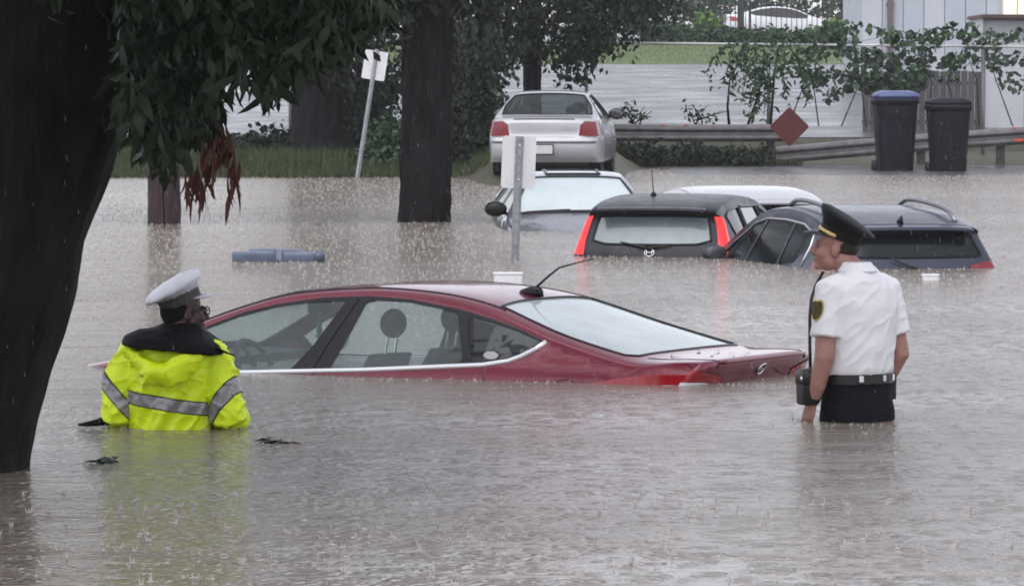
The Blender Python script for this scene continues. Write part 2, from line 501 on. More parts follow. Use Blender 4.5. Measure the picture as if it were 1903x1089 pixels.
class Car:
    """Shell of a car: a strip over nose, hood, screens, roof, tail (P(u,t)) and two sides (Q(x,z)).
    x runs from the tail (0) to the nose, y to the car's left, z up from the road."""
    def __init__(self, st, plan, belt, tumble, n=2.6, step=0.07, low=0.28):
        self.st, self.plan, self.belt, self.tumble, self.n, self.step, self.low = st, plan, belt, tumble, n, step, low
        self.us = []
        for i in range(len(st) - 1):
            k = max(2, int(math.hypot(st[i + 1][0] - st[i][0], st[i + 1][1] - st[i][1]) / step))
            self.us += [i + j / k for j in range(k)]
        self.us.append(len(st) - 1.0)
        self.S = [0.0]
        for a, b in zip(self.us, self.us[1:]):
            p, q = catmull(st, a), catmull(st, b)
            self.S.append(self.S[-1] + math.hypot(p[0] - q[0], p[1] - q[1]))

    def s_of(self, u): return interp(u, list(zip(self.us, self.S)))
    def u_of(self, s): return interp(s, list(zip(self.S, self.us)))

    def W(self, x, z):
        w = interp(x, self.plan); zb = interp(x, self.belt)
        if z > zb: w -= self.tumble * (z - zb) + 0.12 * (z - zb) ** 2
        else: w += 0.05 * min(1, (zb - z) / 0.25) - 0.10 * max(0, (zb - z - 0.35)) ** 1.5
        return w

    def edge(self, u):
        xc, zc, dx, dz = catmull(self.st, u)
        xe, ze = xc + dx, zc - dz
        return xc, zc, xe, ze, self.W(xe, ze)

    def P(self, u, t):
        xc, zc, xe, ze, w = self.edge(u)
        c = max(0.0, 1 - abs(t) ** self.n) ** (1 / self.n)
        return Vector((xe + (xc - xe) * c, w * t, ze + (zc - ze) * c))

    def Pn(self, u, t):
        e = 0.01
        a = self.P(min(u + e, len(self.st) - 1), t) - self.P(max(u - e, 0), t)
        b = self.P(u, min(t + e, 1)) - self.P(u, max(t - e, -1))
        nrm = b.cross(a)
        nrm.normalize()
        c = Vector((2.2, 0, 0.7))
        if nrm.dot(self.P(u, t) - c) < 0: nrm = -nrm
        return nrm

    def Q(self, x, z, sg=1): return Vector((x, sg * self.W(x, z), z))

    def Qn(self, x, z, sg=1):
        e = 0.01
        a = self.Q(x + e, z, sg) - self.Q(x - e, z, sg); b = self.Q(x, z + e, sg) - self.Q(x, z - e, sg)
        nrm = a.cross(b); nrm.normalize()
        if nrm.y * sg < 0: nrm = -nrm
        return nrm

    @staticmethod
    def tau(t): return math.asin(max(-1, min(1, t))) * 2 / pi

    def shells(self, side, top):
        """side / top: list of (key, polygon, inset); later entries win. Returns {key: (verts, faces)} and 'body'."""
        out = {}

        def put(key, P, inset):
            d = out.setdefault(key, ([], []))
            b = len(d[0])
            d[0].extend(P)
            d[1].append(tuple(range(b, b + len(P))))

        def run(outer, polys, step, pos, nrm):
            coords = []; faces = []
            def ccw(q):
                return q if sum(q[i - 1][0] * q[i][1] - q[i][0] * q[i - 1][1] for i in range(len(q))) > 0 else q[::-1]
            outer = ccw(outer)
            polys = [(k, ccw(q), ins) for k, q, ins in polys]
            for poly in [outer] + [p[1] for p in polys]:
                b = len(coords); coords += [Vector(p) for p in poly]; faces.append(list(range(b, len(coords))))
            xs_ = [p[0] for p in outer]; ys_ = [p[1] for p in outer]
            allseg = [(poly[i - 1], poly[i]) for poly in [outer] + [p[1] for p in polys] for i in range(len(poly))]
            x = min(xs_) + step / 2
            while x < max(xs_):
                y = min(ys_) + step / 2
                while y < max(ys_):
                    if inside((x, y), outer) and all(seg_dist((x, y), a, b) > step * 0.35 for a, b in allseg if abs(a[0] - x) < step * 2.5 and abs(a[1] - y) < step * 2.5):
                        coords.append(Vector((x, y)))
                    y += step
                x += step
            vs, es, fs, ov, oe, of = delaunay_2d_cdt(coords, [], faces, 1, 1e-6)
            cache = {}
            for f, o in zip(fs, of):
                key, inset = 'body', 0.0
                if 0 not in o: continue
                for k in range(len(polys) - 1, -1, -1):
                    if (k + 1) in o:
                        key, inset = polys[k][0], polys[k][2]; break
                if key is None: continue
                P = []
                for i in f:
                    ck = (i, inset)
                    if ck not in cache:
                        q = pos(*vs[i])
                        cache[ck] = q - nrm(*vs[i]) * inset if inset else q
                    P.append(cache[ck])
                put(key, P, inset)
        # strip
        smax = self.S[-1]
        outer = [(s, -1.0) for s in self.S] + [(smax, -0.5), (smax, 0.0), (smax, 0.5)] + [(s, 1.0) for s in reversed(self.S)] + [(0, 0.5), (0, 0), (0, -0.5)]
        polys = []
        for key, poly, inset in top:
            pp = [(self.s_of(u), self.tau(t)) for u, t in poly]
            polys.append((key, subdiv(pp, self.step), inset))
        run(outer, polys, self.step, lambda s, ta: self.P(self.u_of(s), sin(ta * pi / 2)), lambda s, ta: self.Pn(self.u_of(s), sin(ta * pi / 2)))
        # sides
        loop = []
        for u in self.us:
            e = self.edge(u)
            loop.append((e[2], e[3]))
        loop += subdiv([loop[-1], loop[0]], 0.3, False)[1:-1]
        for sg, nm in ((1, 'left'), (-1, 'right')):
            polys = [((k + '#' + nm) if k else None, subdiv(p, self.step), ins) for k, p, ins in side]
            run(loop, polys, self.step, lambda x, z: self.Q(x, z, sg), lambda x, z: self.Qn(x, z, sg))
        return out

    def line_top(self, poly, off=0.0): return [self.P(u, t) + self.Pn(u, t) * off for u, t in poly]
    def line_side(self, poly, sg, off=0.0): return [self.Q(x, z, sg) + self.Qn(x, z, sg) * off for x, z in poly]


def shell_obj(name, data, m, parent):
    bm = bmesh.new()
    vv = [bm.verts.new(p) for p in data[0]]
    for f in data[1]:
        try: bm.faces.new([vv[i] for i in f])
        except ValueError: pass
    bmesh.ops.remove_doubles(bm, verts=bm.verts[:], dist=3e-4)
    return from_bm(name, bm, m, parent, True)


def densify(pts2, d=0.05): return subdiv(pts2, d, False)


def place_car(root, X, Y, Z, yaw, pitch=0.0, roll=0.0):
    n = Vector((-cos(yaw) * cos(pitch), sin(yaw) * cos(pitch), sin(pitch)))
    l = Vector((-sin(yaw), -cos(yaw), 0.0)); up = n.cross(l)
    R = Matrix((n, l, up)).transposed() @ Matrix.Rotation(roll, 3, 'X')
    root.location = (X, Y, Z)
    root.rotation_euler = R.to_euler()


def paint(name, col, metal=0.25, rough=0.3, wet=0.9, spec=0.5):
    return M(name, col, rough, metal, coat=wet, var=0.06, vscale=3, rvar=0.05, bump=0.05, bscale=160, spec=spec)


def build_parts(car, root, side, top, paintm, spec):
    """spec: key -> (object name, material). Left/right copies of side keys become separate objects."""
    sh = car.shells(side, top)
    objs = {}
    for key, data in sh.items():
        base = key.split('#')[0]
        if base == 'body':
            objs['body'] = shell_obj('body', data, paintm, root)
        else:
            nm, m = spec[base]
            objs[key] = shell_obj(nm, data, m, root)
    return objs


def seal(car, root, polys_top, polys_side, m, r=0.009, name='window_seal'):
    for poly in polys_top:
        pp = [(car.s_of(u), car.tau(t)) for u, t in poly]
        pp = subdiv(pp + [pp[0]], 0.06, False)
        MB().tube([car.P(car.u_of(s), sin(ta * pi / 2)) + car.Pn(car.u_of(s), sin(ta * pi / 2)) * 0.001 for s, ta in pp], r, 6).build(name, m, root, True)
    for poly in polys_side:
        for sg in (1, -1):
            pp = subdiv(list(poly) + [poly[0]], 0.06, False)
            MB().tube(car.line_side(pp, sg, 0.001), r, 6).build(name, m, root, True)


def wheel(root, x, y, z, r=0.31, w=0.2):
    t = MB(); R = Matrix.Rotation(pi / 2, 3, 'X')
    rings = []
    for yy, rr in ((-w / 2, r * 0.62), (-w / 2, r * 0.93), (-w * 0.38, r), (w * 0.38, r), (w / 2, r * 0.93), (w / 2, r * 0.62)):
        rings.append([Vector((x + rr * cos(2 * pi * k / 24), y + yy, z + rr * sin(2 * pi * k / 24))) for k in range(24)])
    t.loft(rings)
    o = t.build('wheel', black_rubber, root, True)
    h = MB()
    sg = 1 if y > 0 else -1
    for k in range(5):
        a = 2 * pi * k / 5
        h.box((x + 0.09 * cos(a), y + sg * (w / 2 + 0.004), z + 0.09 * sin(a)), (0.17, 0.014, 0.05), Matrix.Rotation(-a, 3, 'Y'))
    h.build('rim', MATS['chrome'], o)


def wiper(car, root, a, b, off=0.022, name='wiper'):
    """a, b = (u,t) of the pivot and the blade end"""
    pts = [(a[0] + (b[0] - a[0]) * k / 6, a[1] + (b[1] - a[1]) * k / 6) for k in range(7)]
    MB().tube(car.line_top(pts, off), [0.016, 0.014, 0.012, 0.010, 0.009, 0.008, 0.006], 6).build(name, black_rubber, root, True)


M('dim_mirror', (.10, .10, .11), .12, .6)


def door_mirror(root, car, x, z, sg, m, s=1.0):
    p = car.Q(x, z, sg)
    t = MB()
    t.ball(p + Vector((0.02, sg * 0.11 * s, 0.05)), (0.07 * s, 0.12 * s, 0.08 * s), 14, 8)
    t.box(p + Vector((0.0, sg * 0.03, 0.0)), (0.06, 0.12, 0.03))
    o = t.build('door_mirror', m, root, True)
    MB().ball(p + Vector((-0.045 * s, sg * 0.11 * s, 0.05)), (0.012, 0.10 * s, 0.065 * s), 12, 6).build('mirror_glass', MATS['dim_mirror'], o, True)


# ---------------- saloon body shared by the red car, the grey car and the far white car
SALOON = [(4.80, .30, -.45, 0), (4.85, .60, -.45, 0), (4.72, .765, -.40, .03), (4.3, .868, -.12, .06), (3.75, .99, 0, .08), (3.22, 1.235, 0, .075),
          (2.75, 1.375, 0, .05), (2.2, 1.427, 0, .045), (1.75, 1.415, 0, .05), (1.40, 1.365, 0, .06), (.95, 1.238, 0, .075), (.45, 1.115, .0, .06),
          (.16, 1.104, .03, .022), (.03, 1.100, .055, .014), (.0, 1.076, .075, .004), (.05, .99, .09, 0), (.06, .86, .13, 0), (-.02, .6, .26, 0), (.1, .3, .25, 0)]
SALOON_PLAN = [(-.1, .66), (.10, .765), (.25, .81), (.5, .84), (1.0, .862), (1.8, .875), (2.8, .875), (3.6, .86), (4.2, .82), (4.5, .74), (4.9, .60)]
SALOON_BELT = [(0, 1.02), (1.3, 0.99), (3.0, .90), (4.0, .86), (4.9, .7)]
DLO = [(3.42, .905), (2.91, .915), (2.07, .968), (1.33, 1.028), (1.18, 1.058), (1.06, 1.108), (.985, 1.168), (1.18, 1.232), (1.36, 1.276), (1.60, 1.322), (1.93, 1.362), (2.21, 1.368),
       (2.50, 1.350), (2.78, 1.305), (3.02, 1.245), (3.27, 1.15), (3.50, 1.03)]
WIN_F = [(3.36, .925), (2.91, .930), (2.56, .950), (2.46, 1.09), (2.345, 1.337), (2.56, 1.322), (2.80, 1.280), (3.02, 1.218), (3.24, 1.13), (3.42, 1.03)]
WIN_R = [(2.30, .970), (2.243, 1.16), (2.20, 1.345), (1.93, 1.343), (1.60, 1.302), (1.475, 1.062), (1.49, 1.028), (1.9, .995)]
WIN_Q = [(1.52, 1.275), (1.36, 1.252), (1.18, 1.212), (1.03, 1.166), (1.09, 1.115), (1.19, 1.075), (1.40, 1.042), (1.43, 1.07)]

# ------------------------------------------------------------------ red saloon
red_paint = paint('wet_red_paint', (0.165, 0.006, 0.026), 0.25, 0.32, .7)
int_dark = M('car_interior', (0.035, 0.036, 0.038), 0.8, var=0.2)
int_seat = M('seat_cloth', (0.06, 0.06, 0.062), 0.9, var=0.2, bump=0.2, bscale=200)


def red_saloon():
    root = empty('saloon_car', label='red saloon car sunk to its windows between the two officers', cat='car')
    car = Car(SALOON, SALOON_PLAN, SALOON_BELT, 0.62, n=2.7, step=0.045)
    wind = rounded([(4.08, -.88), (5.9, -.86), (5.9, .86), (4.08, .88)], 0.05)
    back = [(9.08, -.84), (9.5, -.86), (10.2, -.88), (10.8, -.86), (10.93, -.78), (10.97, -.4), (10.98, 0), (10.97, .4), (10.93, .78), (10.8, .86), (10.2, .88), (9.5, .86), (9.08, .84), (9.03, .45), (9.02, 0), (9.03, -.45)]
    lamp_s = [(.72, .945), (.46, 1.0), (.30, 1.018), (.05, 1.025), (.05, .90), (.7, .90)]
    lamp_t = {sg: [(14.35, sg * 1.0), (14.4, sg * .93), (14.62, sg * .76), (14.85, sg * .60), (15.3, sg * .55), (15.9, sg * .60), (15.9, sg * 1.0)] for sg in (1, -1)}
    lw_t = {sg: [(15.08, sg * 1.0), (15.06, sg * .93), (15.12, sg * .80), (15.25, sg * .70), (15.6, sg * .64), (15.8, sg * .7), (15.8, sg * 1.0)] for sg in (1, -1)}
    lw_s = [(.44, .930), (.34, .958), (.22, .966), (.05, .966), (.05, .905), (.45, .905)]
    side = [('pillar', DLO, 0.001), ('wf', WIN_F, .006), ('wr', WIN_R, .006), ('wq', WIN_Q, .006), ('lamp', lamp_s, -.006), ('lw', lw_s, -.009)]
    top = [('wind', wind, .004), ('back', back, .004), ('lampl', lamp_t[1], -.006), ('lampr', lamp_t[-1], -.006), ('lwl', lw_t[1], -.009), ('lwr', lw_t[-1], -.009)]
    sh = car.shells(side, top)

    def join(*ks):
        v, f = [], []
        for k in ks:
            if k in sh:
                b = len(v); v += sh[k][0]; f += [tuple(i + b for i in q) for q in sh[k][1]]
        return v, f
    shell_obj('body', sh['body'], red_paint, root)
    rear_glass = glass_mat('misted_rear_glass', (0.6, 0.7, 0.7), 0.90, (0.66, 0.745, 0.75), 0.05)
    shell_obj('windscreen', sh['wind'], glass_mat('misted_windscreen', (0.82, 0.9, 0.88), 0.25, (0.6, 0.68, 0.66), through=.6), root)
    shell_obj('rear_window', sh['back'], rear_glass, root)
    quarter = glass_mat('dark_quarter_glass', (0.10, 0.11, 0.12), 0.10, (0.2, 0.23, 0.23))
    for sg, nm in ((1, 'left'), (-1, 'right')):
        far = glass_mat('misted_far_side_glass', (0.86, 0.93, 0.92), 0.22, (0.6, 0.68, 0.66), through=.6) if sg < 0 else side_glass
        shell_obj('window_surround', sh['pillar#' + nm], black_trim, root)
        shell_obj('front_side_window', sh['wf#' + nm], far, root)
        shell_obj('rear_side_window', sh['wr#' + nm], far, root)
        q = shell_obj('quarter_window', sh['wq#' + nm], quarter, root)
        lamp = shell_obj('taillight', join('lamp#' + nm, 'lamp' + nm[0]), lens_red, root)
        shell_obj('white_lens', join('lw#' + nm, 'lw' + nm[0]), lens_white, lamp)
        # bright strip along the foot of the windows
        strip = [(3.42, .905), (2.91, .915), (2.07, .968), (1.33, 1.028), (1.18, 1.056), (1.11, 1.084), (1.04, 1.124), (.985, 1.168)]
        MB().tube(car.line_side(densify(strip), sg, 0.003), [(0.009, 0.014)] * len(densify(strip)), 8, up=(0, 1, 0)).build('chrome_strip', M('bright_strip', (0.82, 0.82, 0.84), 0.3, 0.6), root, True)
        # panel gaps
        for ln in ([(1.335, 1.02), (1.31, .95), (1.24, .82), (1.18, .6)], [(2.40, .94), (2.41, .8), (2.42, .5)]):
            MB().tube(car.line_side(densify(ln), sg, -0.001), 0.005, 5).build('panel_gap', black_rubber, root)
        # fuel flap ring
        if sg > 0:
            MB().tube(car.line_side([(.80 + .085 * cos(a), .90 + .075 * sin(a)) for a in [2 * pi * k / 24 for k in range(25)]], 1, -0.002), 0.004, 5, caps=False).build('fuel_flap_gap', black_rubber, root)
        # roof channel from screen to tail
        ch = [(u, sg * .885) for u in rng(5.7, 9.2, 40)]
        MB().tube(car.line_top(ch, 0.0), 0.007, 5).build('roof_channel', black_trim, root)
        # mirror
        door_mirror(root, car, 3.3, .96, sg, red_paint)
    # dark B pillar split
    for sg in (1, -1):
        MB().tube(car.line_side(densify([(2.42, .95), (2.36, 1.12), (2.27, 1.35)]), sg, 0.002), 0.004, 5).build('pillar_gap', black_rubber, root)
    seal(car, root, [wind, back], [], black_trim, 0.007)
    # trunk: lip crease, badge ring, lid gap
    for sg in (1, -1):
        MB().tube(car.line_top([(u, sg * .78) for u in rng(11.1, 14.3, 16)], -0.001), 0.004, 5).build('trunk_gap', black_rubber, root)
    MB().tube(car.line_top([(13.75, t) for t in rng(-.74, .74, 24)], 0.004), [(0.012, 0.006)] * 25, 6, up=(0, 0, 1)).build('trunk_lip', red_paint, root, True)
    bp, bn = car.P(14.62, 0.0), car.Pn(14.62, 0)
    bu = Vector((0, 0, 1)) - bn * bn.z; bu.normalize(); br = bu.cross(bn)
    badge = MB().tube([bp + bn * .006 + br * (.040 * cos(a)) + bu * (.035 * sin(a)) for a in [2 * pi * k / 28 for k in range(29)]], 0.006, 6, caps=False).build('badge', chrome, root, True)
    # script-like mark inside the oval
    bmk = MB()
    for a_ in (0.9, 2.2): bmk.tube([bp + bn * .006 - br * (.014 * cos(a_)) - bu * (.014 * sin(a_)), bp + bn * .006 + br * (.014 * cos(a_)) + bu * (.014 * sin(a_))], .003, 5)
    bmk.build('badge_mark', chrome, badge, True)
    # aerial: foot and bent whip
    ap = car.P(8.75, 0.0)
    foot = MB().loft([ell(ap + Vector((0.0, 0, -.01)), .085, .035, 2.5, 16), ell(ap + Vector((-.01, 0, .025)), .07, .028, 2.5, 16), ell(ap + Vector((-.03, 0, .045)), .035, .018, 2.2, 16)]).build('aerial_foot', black_trim, root, True)
    MB().tube([ap + Vector((-.035, 0, .04)), ap + Vector((-.09, -.03, .10)), ap + Vector((-.15, -.06, .155)), ap + Vector((-.17, -.07, .162)), ap + Vector((-.25, -.11, .188)), ap + Vector((-.33, -.15, .212))], [.008, .007, .006, .006, .004, .003], 7).build('aerial_whip', black_rubber, foot, True)
    # white oval sticker on the rear quarter glass
    MB().tube([car.Q(1.30, 1.083, 1) + Vector((0, .002, 0)), car.Q(1.30, 1.083, 1) + Vector((0, .006, 0))], [(.022, .046)] * 2, 20, up=(0, 0, 1)).build('oval_sticker', white_paint, root)
    # cabin
    cabin = MB()
    cabin.box((2.3, 0, .62), (3.0, 1.5, .04))
    cabin.box((3.55, 0, .84), (.5, 1.40, .24))
    cabin.box((1.05, 0, .93), (.55, 1.25, .06))
    cabin.build('cabin_floor', int_dark, root)

    def seat(x, y, nm, zt=1.06):
        s = MB()
        s.loft([ell((x + .1, y, .66), .26, .25, 4, 20), ell((x + .1, y, .78), .26, .25, 4, 20)])
        R = Matrix.Rotation(radians(14), 3, 'Y').inverted()
        s.loft([ell((x - .12 - k * .028, y, .72 + k * .062), .085 - k * .004, .24 - .012 * k, 4, 20) for k in range(6)])
        o = s.build(nm, int_seat, root, True)
        h = MB()
        for yy in (-.055, .055): h.tube([(x - .25, y + yy, zt - .06), (x - .275, y + yy, zt + .09)], .008, 6)
        h.build('headrest_post', chrome, o)
        MB().ball((x - .275, y, zt + .145), (.055, .125, .085), 16, 10).build('headrest', int_seat, o, True)
        return o
    seat(2.45, .36, 'front_seat'); seat(2.45, -.36, 'front_seat')
    rear = MB().loft([ell((1.18 - k * .03, 0, .74 + k * .055), .10, .62 - .01 * k, 5, 28) for k in range(6)])
    rear.build('rear_bench', int_seat, root, True)
    # steering wheel, mirror and the little tree-shaped freshener hanging from it
    sw = MB()
    c = Vector((3.08, .36, .90)); R = Matrix.Rotation(radians(-62), 3, 'Y')
    sw.tube([c + R @ Vector((.185 * cos(a), .185 * sin(a), 0)) for a in [2 * pi * k / 28 for k in range(29)]], .016, 8, caps=False)
    for a in (0.2, pi - .2, 1.5 * pi): sw.tube([c, c + R @ Vector((.18 * cos(a), .18 * sin(a), 0))], .014, 6)
    sw.build('steering_wheel', int_dark, root, True)
    mir = MB().box((2.86, .02, 1.26), (.03, .24, .07)).build('cabin_mirror', int_dark, root, bevel=.01)
    fr = MB()
    fr.tube([(2.86, .02, 1.23), (2.86, .02, 1.17)], .002, 4)
    for zt, w in ((1.17, .008), (1.155, .028), (1.145, .016), (1.125, .036), (1.112, .02), (1.085, .042), (1.078, .012), (1.06, .012)):
        pass
    fr.loft([[Vector((2.86 + .004 * sx, .02 + w * sy, z)) for sx, sy in ((-1, -1), (1, -1), (1, 1), (-1, 1))] for z, w in ((1.17, .006), (1.15, .026), (1.143, .016), (1.12, .036), (1.112, .02), (1.085, .042), (1.078, .012), (1.06, .012))])
    fr.build('air_freshener', M('teal_card', (0.02, 0.20, 0.19), 0.7), mir)
    # wet leaf litter on the trunk lid
    rl = random.Random(5)
    leaf_m = M('wet_leaf_litter', (0.10, 0.05, 0.03), 0.4, var=.5, vscale=20)
    for k in range(16):
        u, t = rl.uniform(11.2, 12.8), rl.uniform(-.1, .8)
        p = car.P(u, t) + car.Pn(u, t) * .005
        a = rl.uniform(0, 6.28); s = rl.uniform(.012, .03)
        pts = [Vector((cos(a) * s * q[0] - sin(a) * s * q[1], sin(a) * s * q[0] + cos(a) * s * q[1], q[2])) for q in ((-1, 0, 0), (-.2, .4, .004), (1, 0, .006), (-.1, -.45, .002))]
        mesh('wet_leaf', [p + q for q in pts], [(0, 1, 2, 3)], leaf_m, root)
    place_car(root, 1.395, 26.91, -0.97, radians(27.9), radians(1.0))
    return root


red_saloon()

# ------------------------------------------------------------------ dark hatchback with tall lit tail lamps
HATCH = [(3.9, .3, -.4, 0), (3.95, .6, -.4, 0), (3.75, .85, -.35, .03), (3.3, .98, -.1, .05), (2.95, 1.08, 0, .07), (2.4, 1.35, 0, .06), (1.95, 1.475, 0, .05),
         (1.3, 1.515, 0, .045), (.6, 1.48, 0, .05), (.20, 1.425, .03, .06), (.15, 1.395, .06, .05), (.22, 1.33, .10, .03), (.11, 1.10, .13, .0), (.05, 1.0, .15, 0), (0, .8, .2, 0), (0, .5, .2, 0), (.1, .3, .2, 0)]
HATCH_PLAN = [(-.1, .66), (.1, .745), (.3, .79), (.8, .82), (2.0, .83), (3.0, .82), (3.6, .72), (4.0, .6)]
HATCH_BELT = [(0, .95), (4, .9)]


def hatchback():
    root = empty('hatchback_car', label='dark grey hatchback seen from behind with tall lit red tail lamps', cat='car')
    pm = paint('graphite_paint', (0.016, 0.017, 0.024), 0.2, 0.4, .12, .35)
    car = Car(HATCH, HATCH_PLAN, HATCH_BELT, 0.34, n=3.2, step=0.08)
    back = rounded([(10.95, -.80), (11.95, -.80), (12.25, -.6), (12.3, 0), (12.25, .6), (11.95, .80), (10.95, .80)], .05)
    wind = [(4.1, -.86), (5.9, -.86), (5.9, .86), (4.1, .86)]
    lampt = {sg: [(10.75, sg * 1), (10.75, sg * .90), (12.0, sg * .885), (13.2, sg * .85), (13.2, sg * 1)] for sg in (1, -1)}
    lamps = [(.20, 1.33), (.30, 1.33), (.27, 1.1), (.22, 1.0), (.22, .93), (.1, .93), (.1, 1.33)]
    low = [(.22, 1.08), (.30, 1.07), (.50, .97), (.52, .86), (.22, .86)]
    w1 = [(.45, 1.33), (.62, 1.375), (1.05, 1.40), (1.05, 1.03), (.62, 1.03)]
    w2 = [(1.12, 1.40), (1.85, 1.385), (1.98, 1.0), (1.12, 1.02)]
    w3 = [(1.95, 1.375), (2.25, 1.30), (2.75, 1.05), (2.75, .98), (2.07, .99)]
    body = build_parts(car, root, [('lamp', lamps, -.008), ('low', low, -.006), ('w', w1, .006), ('w2', w2, .006), ('w3', w3, .006)],
                       [('wind', wind, .004), ('back', back, .006), ('lampl', lampt[1], -.008), ('lampr', lampt[-1], -.008)], pm,
                       {'wind': ('windscreen', dark_glass), 'back': ('rear_window', grey_fog_glass), 'lampl': ('taillight', lens_lit), 'lampr': ('taillight', lens_lit),
                        'lamp': ('taillight_edge', lens_lit), 'low': ('lower_taillight', lens_dark_red), 'w': ('quarter_window', dark_glass), 'w2': ('rear_side_window', M('greenish_glass', (.03, .05, .05), .05, coat=.4)), 'w3': ('front_side_window', dark_glass)})
    seal(car, root, [back], [w1, w2, w3], black_trim, .012)
    # black band under the tail spoiler and pale wet top of the spoiler come from the shape; add the spoiler blade
    sp = MB().loft([[car.P(9.3, t) + Vector((0.0, 0, .012)), car.P(9.75, t) + Vector((-.10, 0, .005)), car.P(9.75, t) + Vector((-.10, 0, -.02)), car.P(9.4, t) + Vector((0, 0, -.02))] for t in rng(-.86, .86, 20)])
    sp.build('tail_spoiler', pm, root, True)
    wiper(car, root, (12.72, 0.02), (12.15, .40)); wiper(car, root, (12.72, .02), (12.4, -.28), name='wiper_arm')
    # letter badge: a ring with an upright-sided H in it
    bp, bn = car.P(13.05, 0), car.Pn(13.05, 0)
    bu = (Vector((0, 0, 1)) - bn * bn.z).normalized(); br = bu.cross(bn)
    bd = MB()
    for s in (-1, 1): bd.tube([bp + bn * .012 + br * s * .022 + bu * (-.033), bp + bn * .012 + br * s * .028 + bu * .033], .007, 6)
    bd.tube([bp + bn * .012 - br * .022, bp + bn * .012 + br * .022], .006, 6)
    bd.tube([bp + bn * .012 + br * (.046 * cos(a)) + bu * (.039 * sin(a)) for a in [2 * pi * k / 24 for k in range(25)]], .005, 5, caps=False)
    bd.build('badge', chrome, root, True)
    ap = car.P(7.4, .28)
    MB().tube([ap, ap + Vector((-.05, 0, .12)), ap + Vector((-.09, 0, .27))], [.007, .005, .003], 6).build('aerial', black_rubber, root)
    MB().loft([ell(ap + Vector((.0, 0, 0)), .05, .03, 2, 12), ell(ap + Vector((-.01, 0, .03)), .03, .018, 2, 12)]).build('aerial_foot', black_trim, root, True)
    for sg in (1, -1): door_mirror(root, car, 2.6, 1.0, sg, pm)
    p = at(1206, 478, 45.6)
    place_car(root, p.x, 45.7, -0.955, radians(90 + 14), radians(0.5))


hatchback()

# ------------------------------------------------------------------ tall estate bodies
SUV = [(4.55, .4, -.4, 0), (4.62, .75, -.4, 0), (4.4, 1.0, -.35, .04), (3.9, 1.10, -.1, .06), (3.35, 1.18, 0, .08), (2.75, 1.47, 0, .07), (2.3, 1.585, 0, .055),
       (1.6, 1.62, 0, .05), (.9, 1.585, 0, .055), (.32, 1.495, .03, .06), (.27, 1.47, .06, .05), (.30, 1.43, .10, .03), (.17, 1.22, .14, .0), (.08, 1.10, .16, 0), (.02, .95, .2, 0), (0, .6, .22, 0), (.1, .3, .2, 0)]
SUV_PLAN = [(-.1, .70), (.1, .80), (.3, .86), (.8, .895), (2.0, .905), (3.4, .90), (4.1, .82), (4.7, .62)]
SUV_BELT = [(0, 1.08), (4.6, 1.0)]


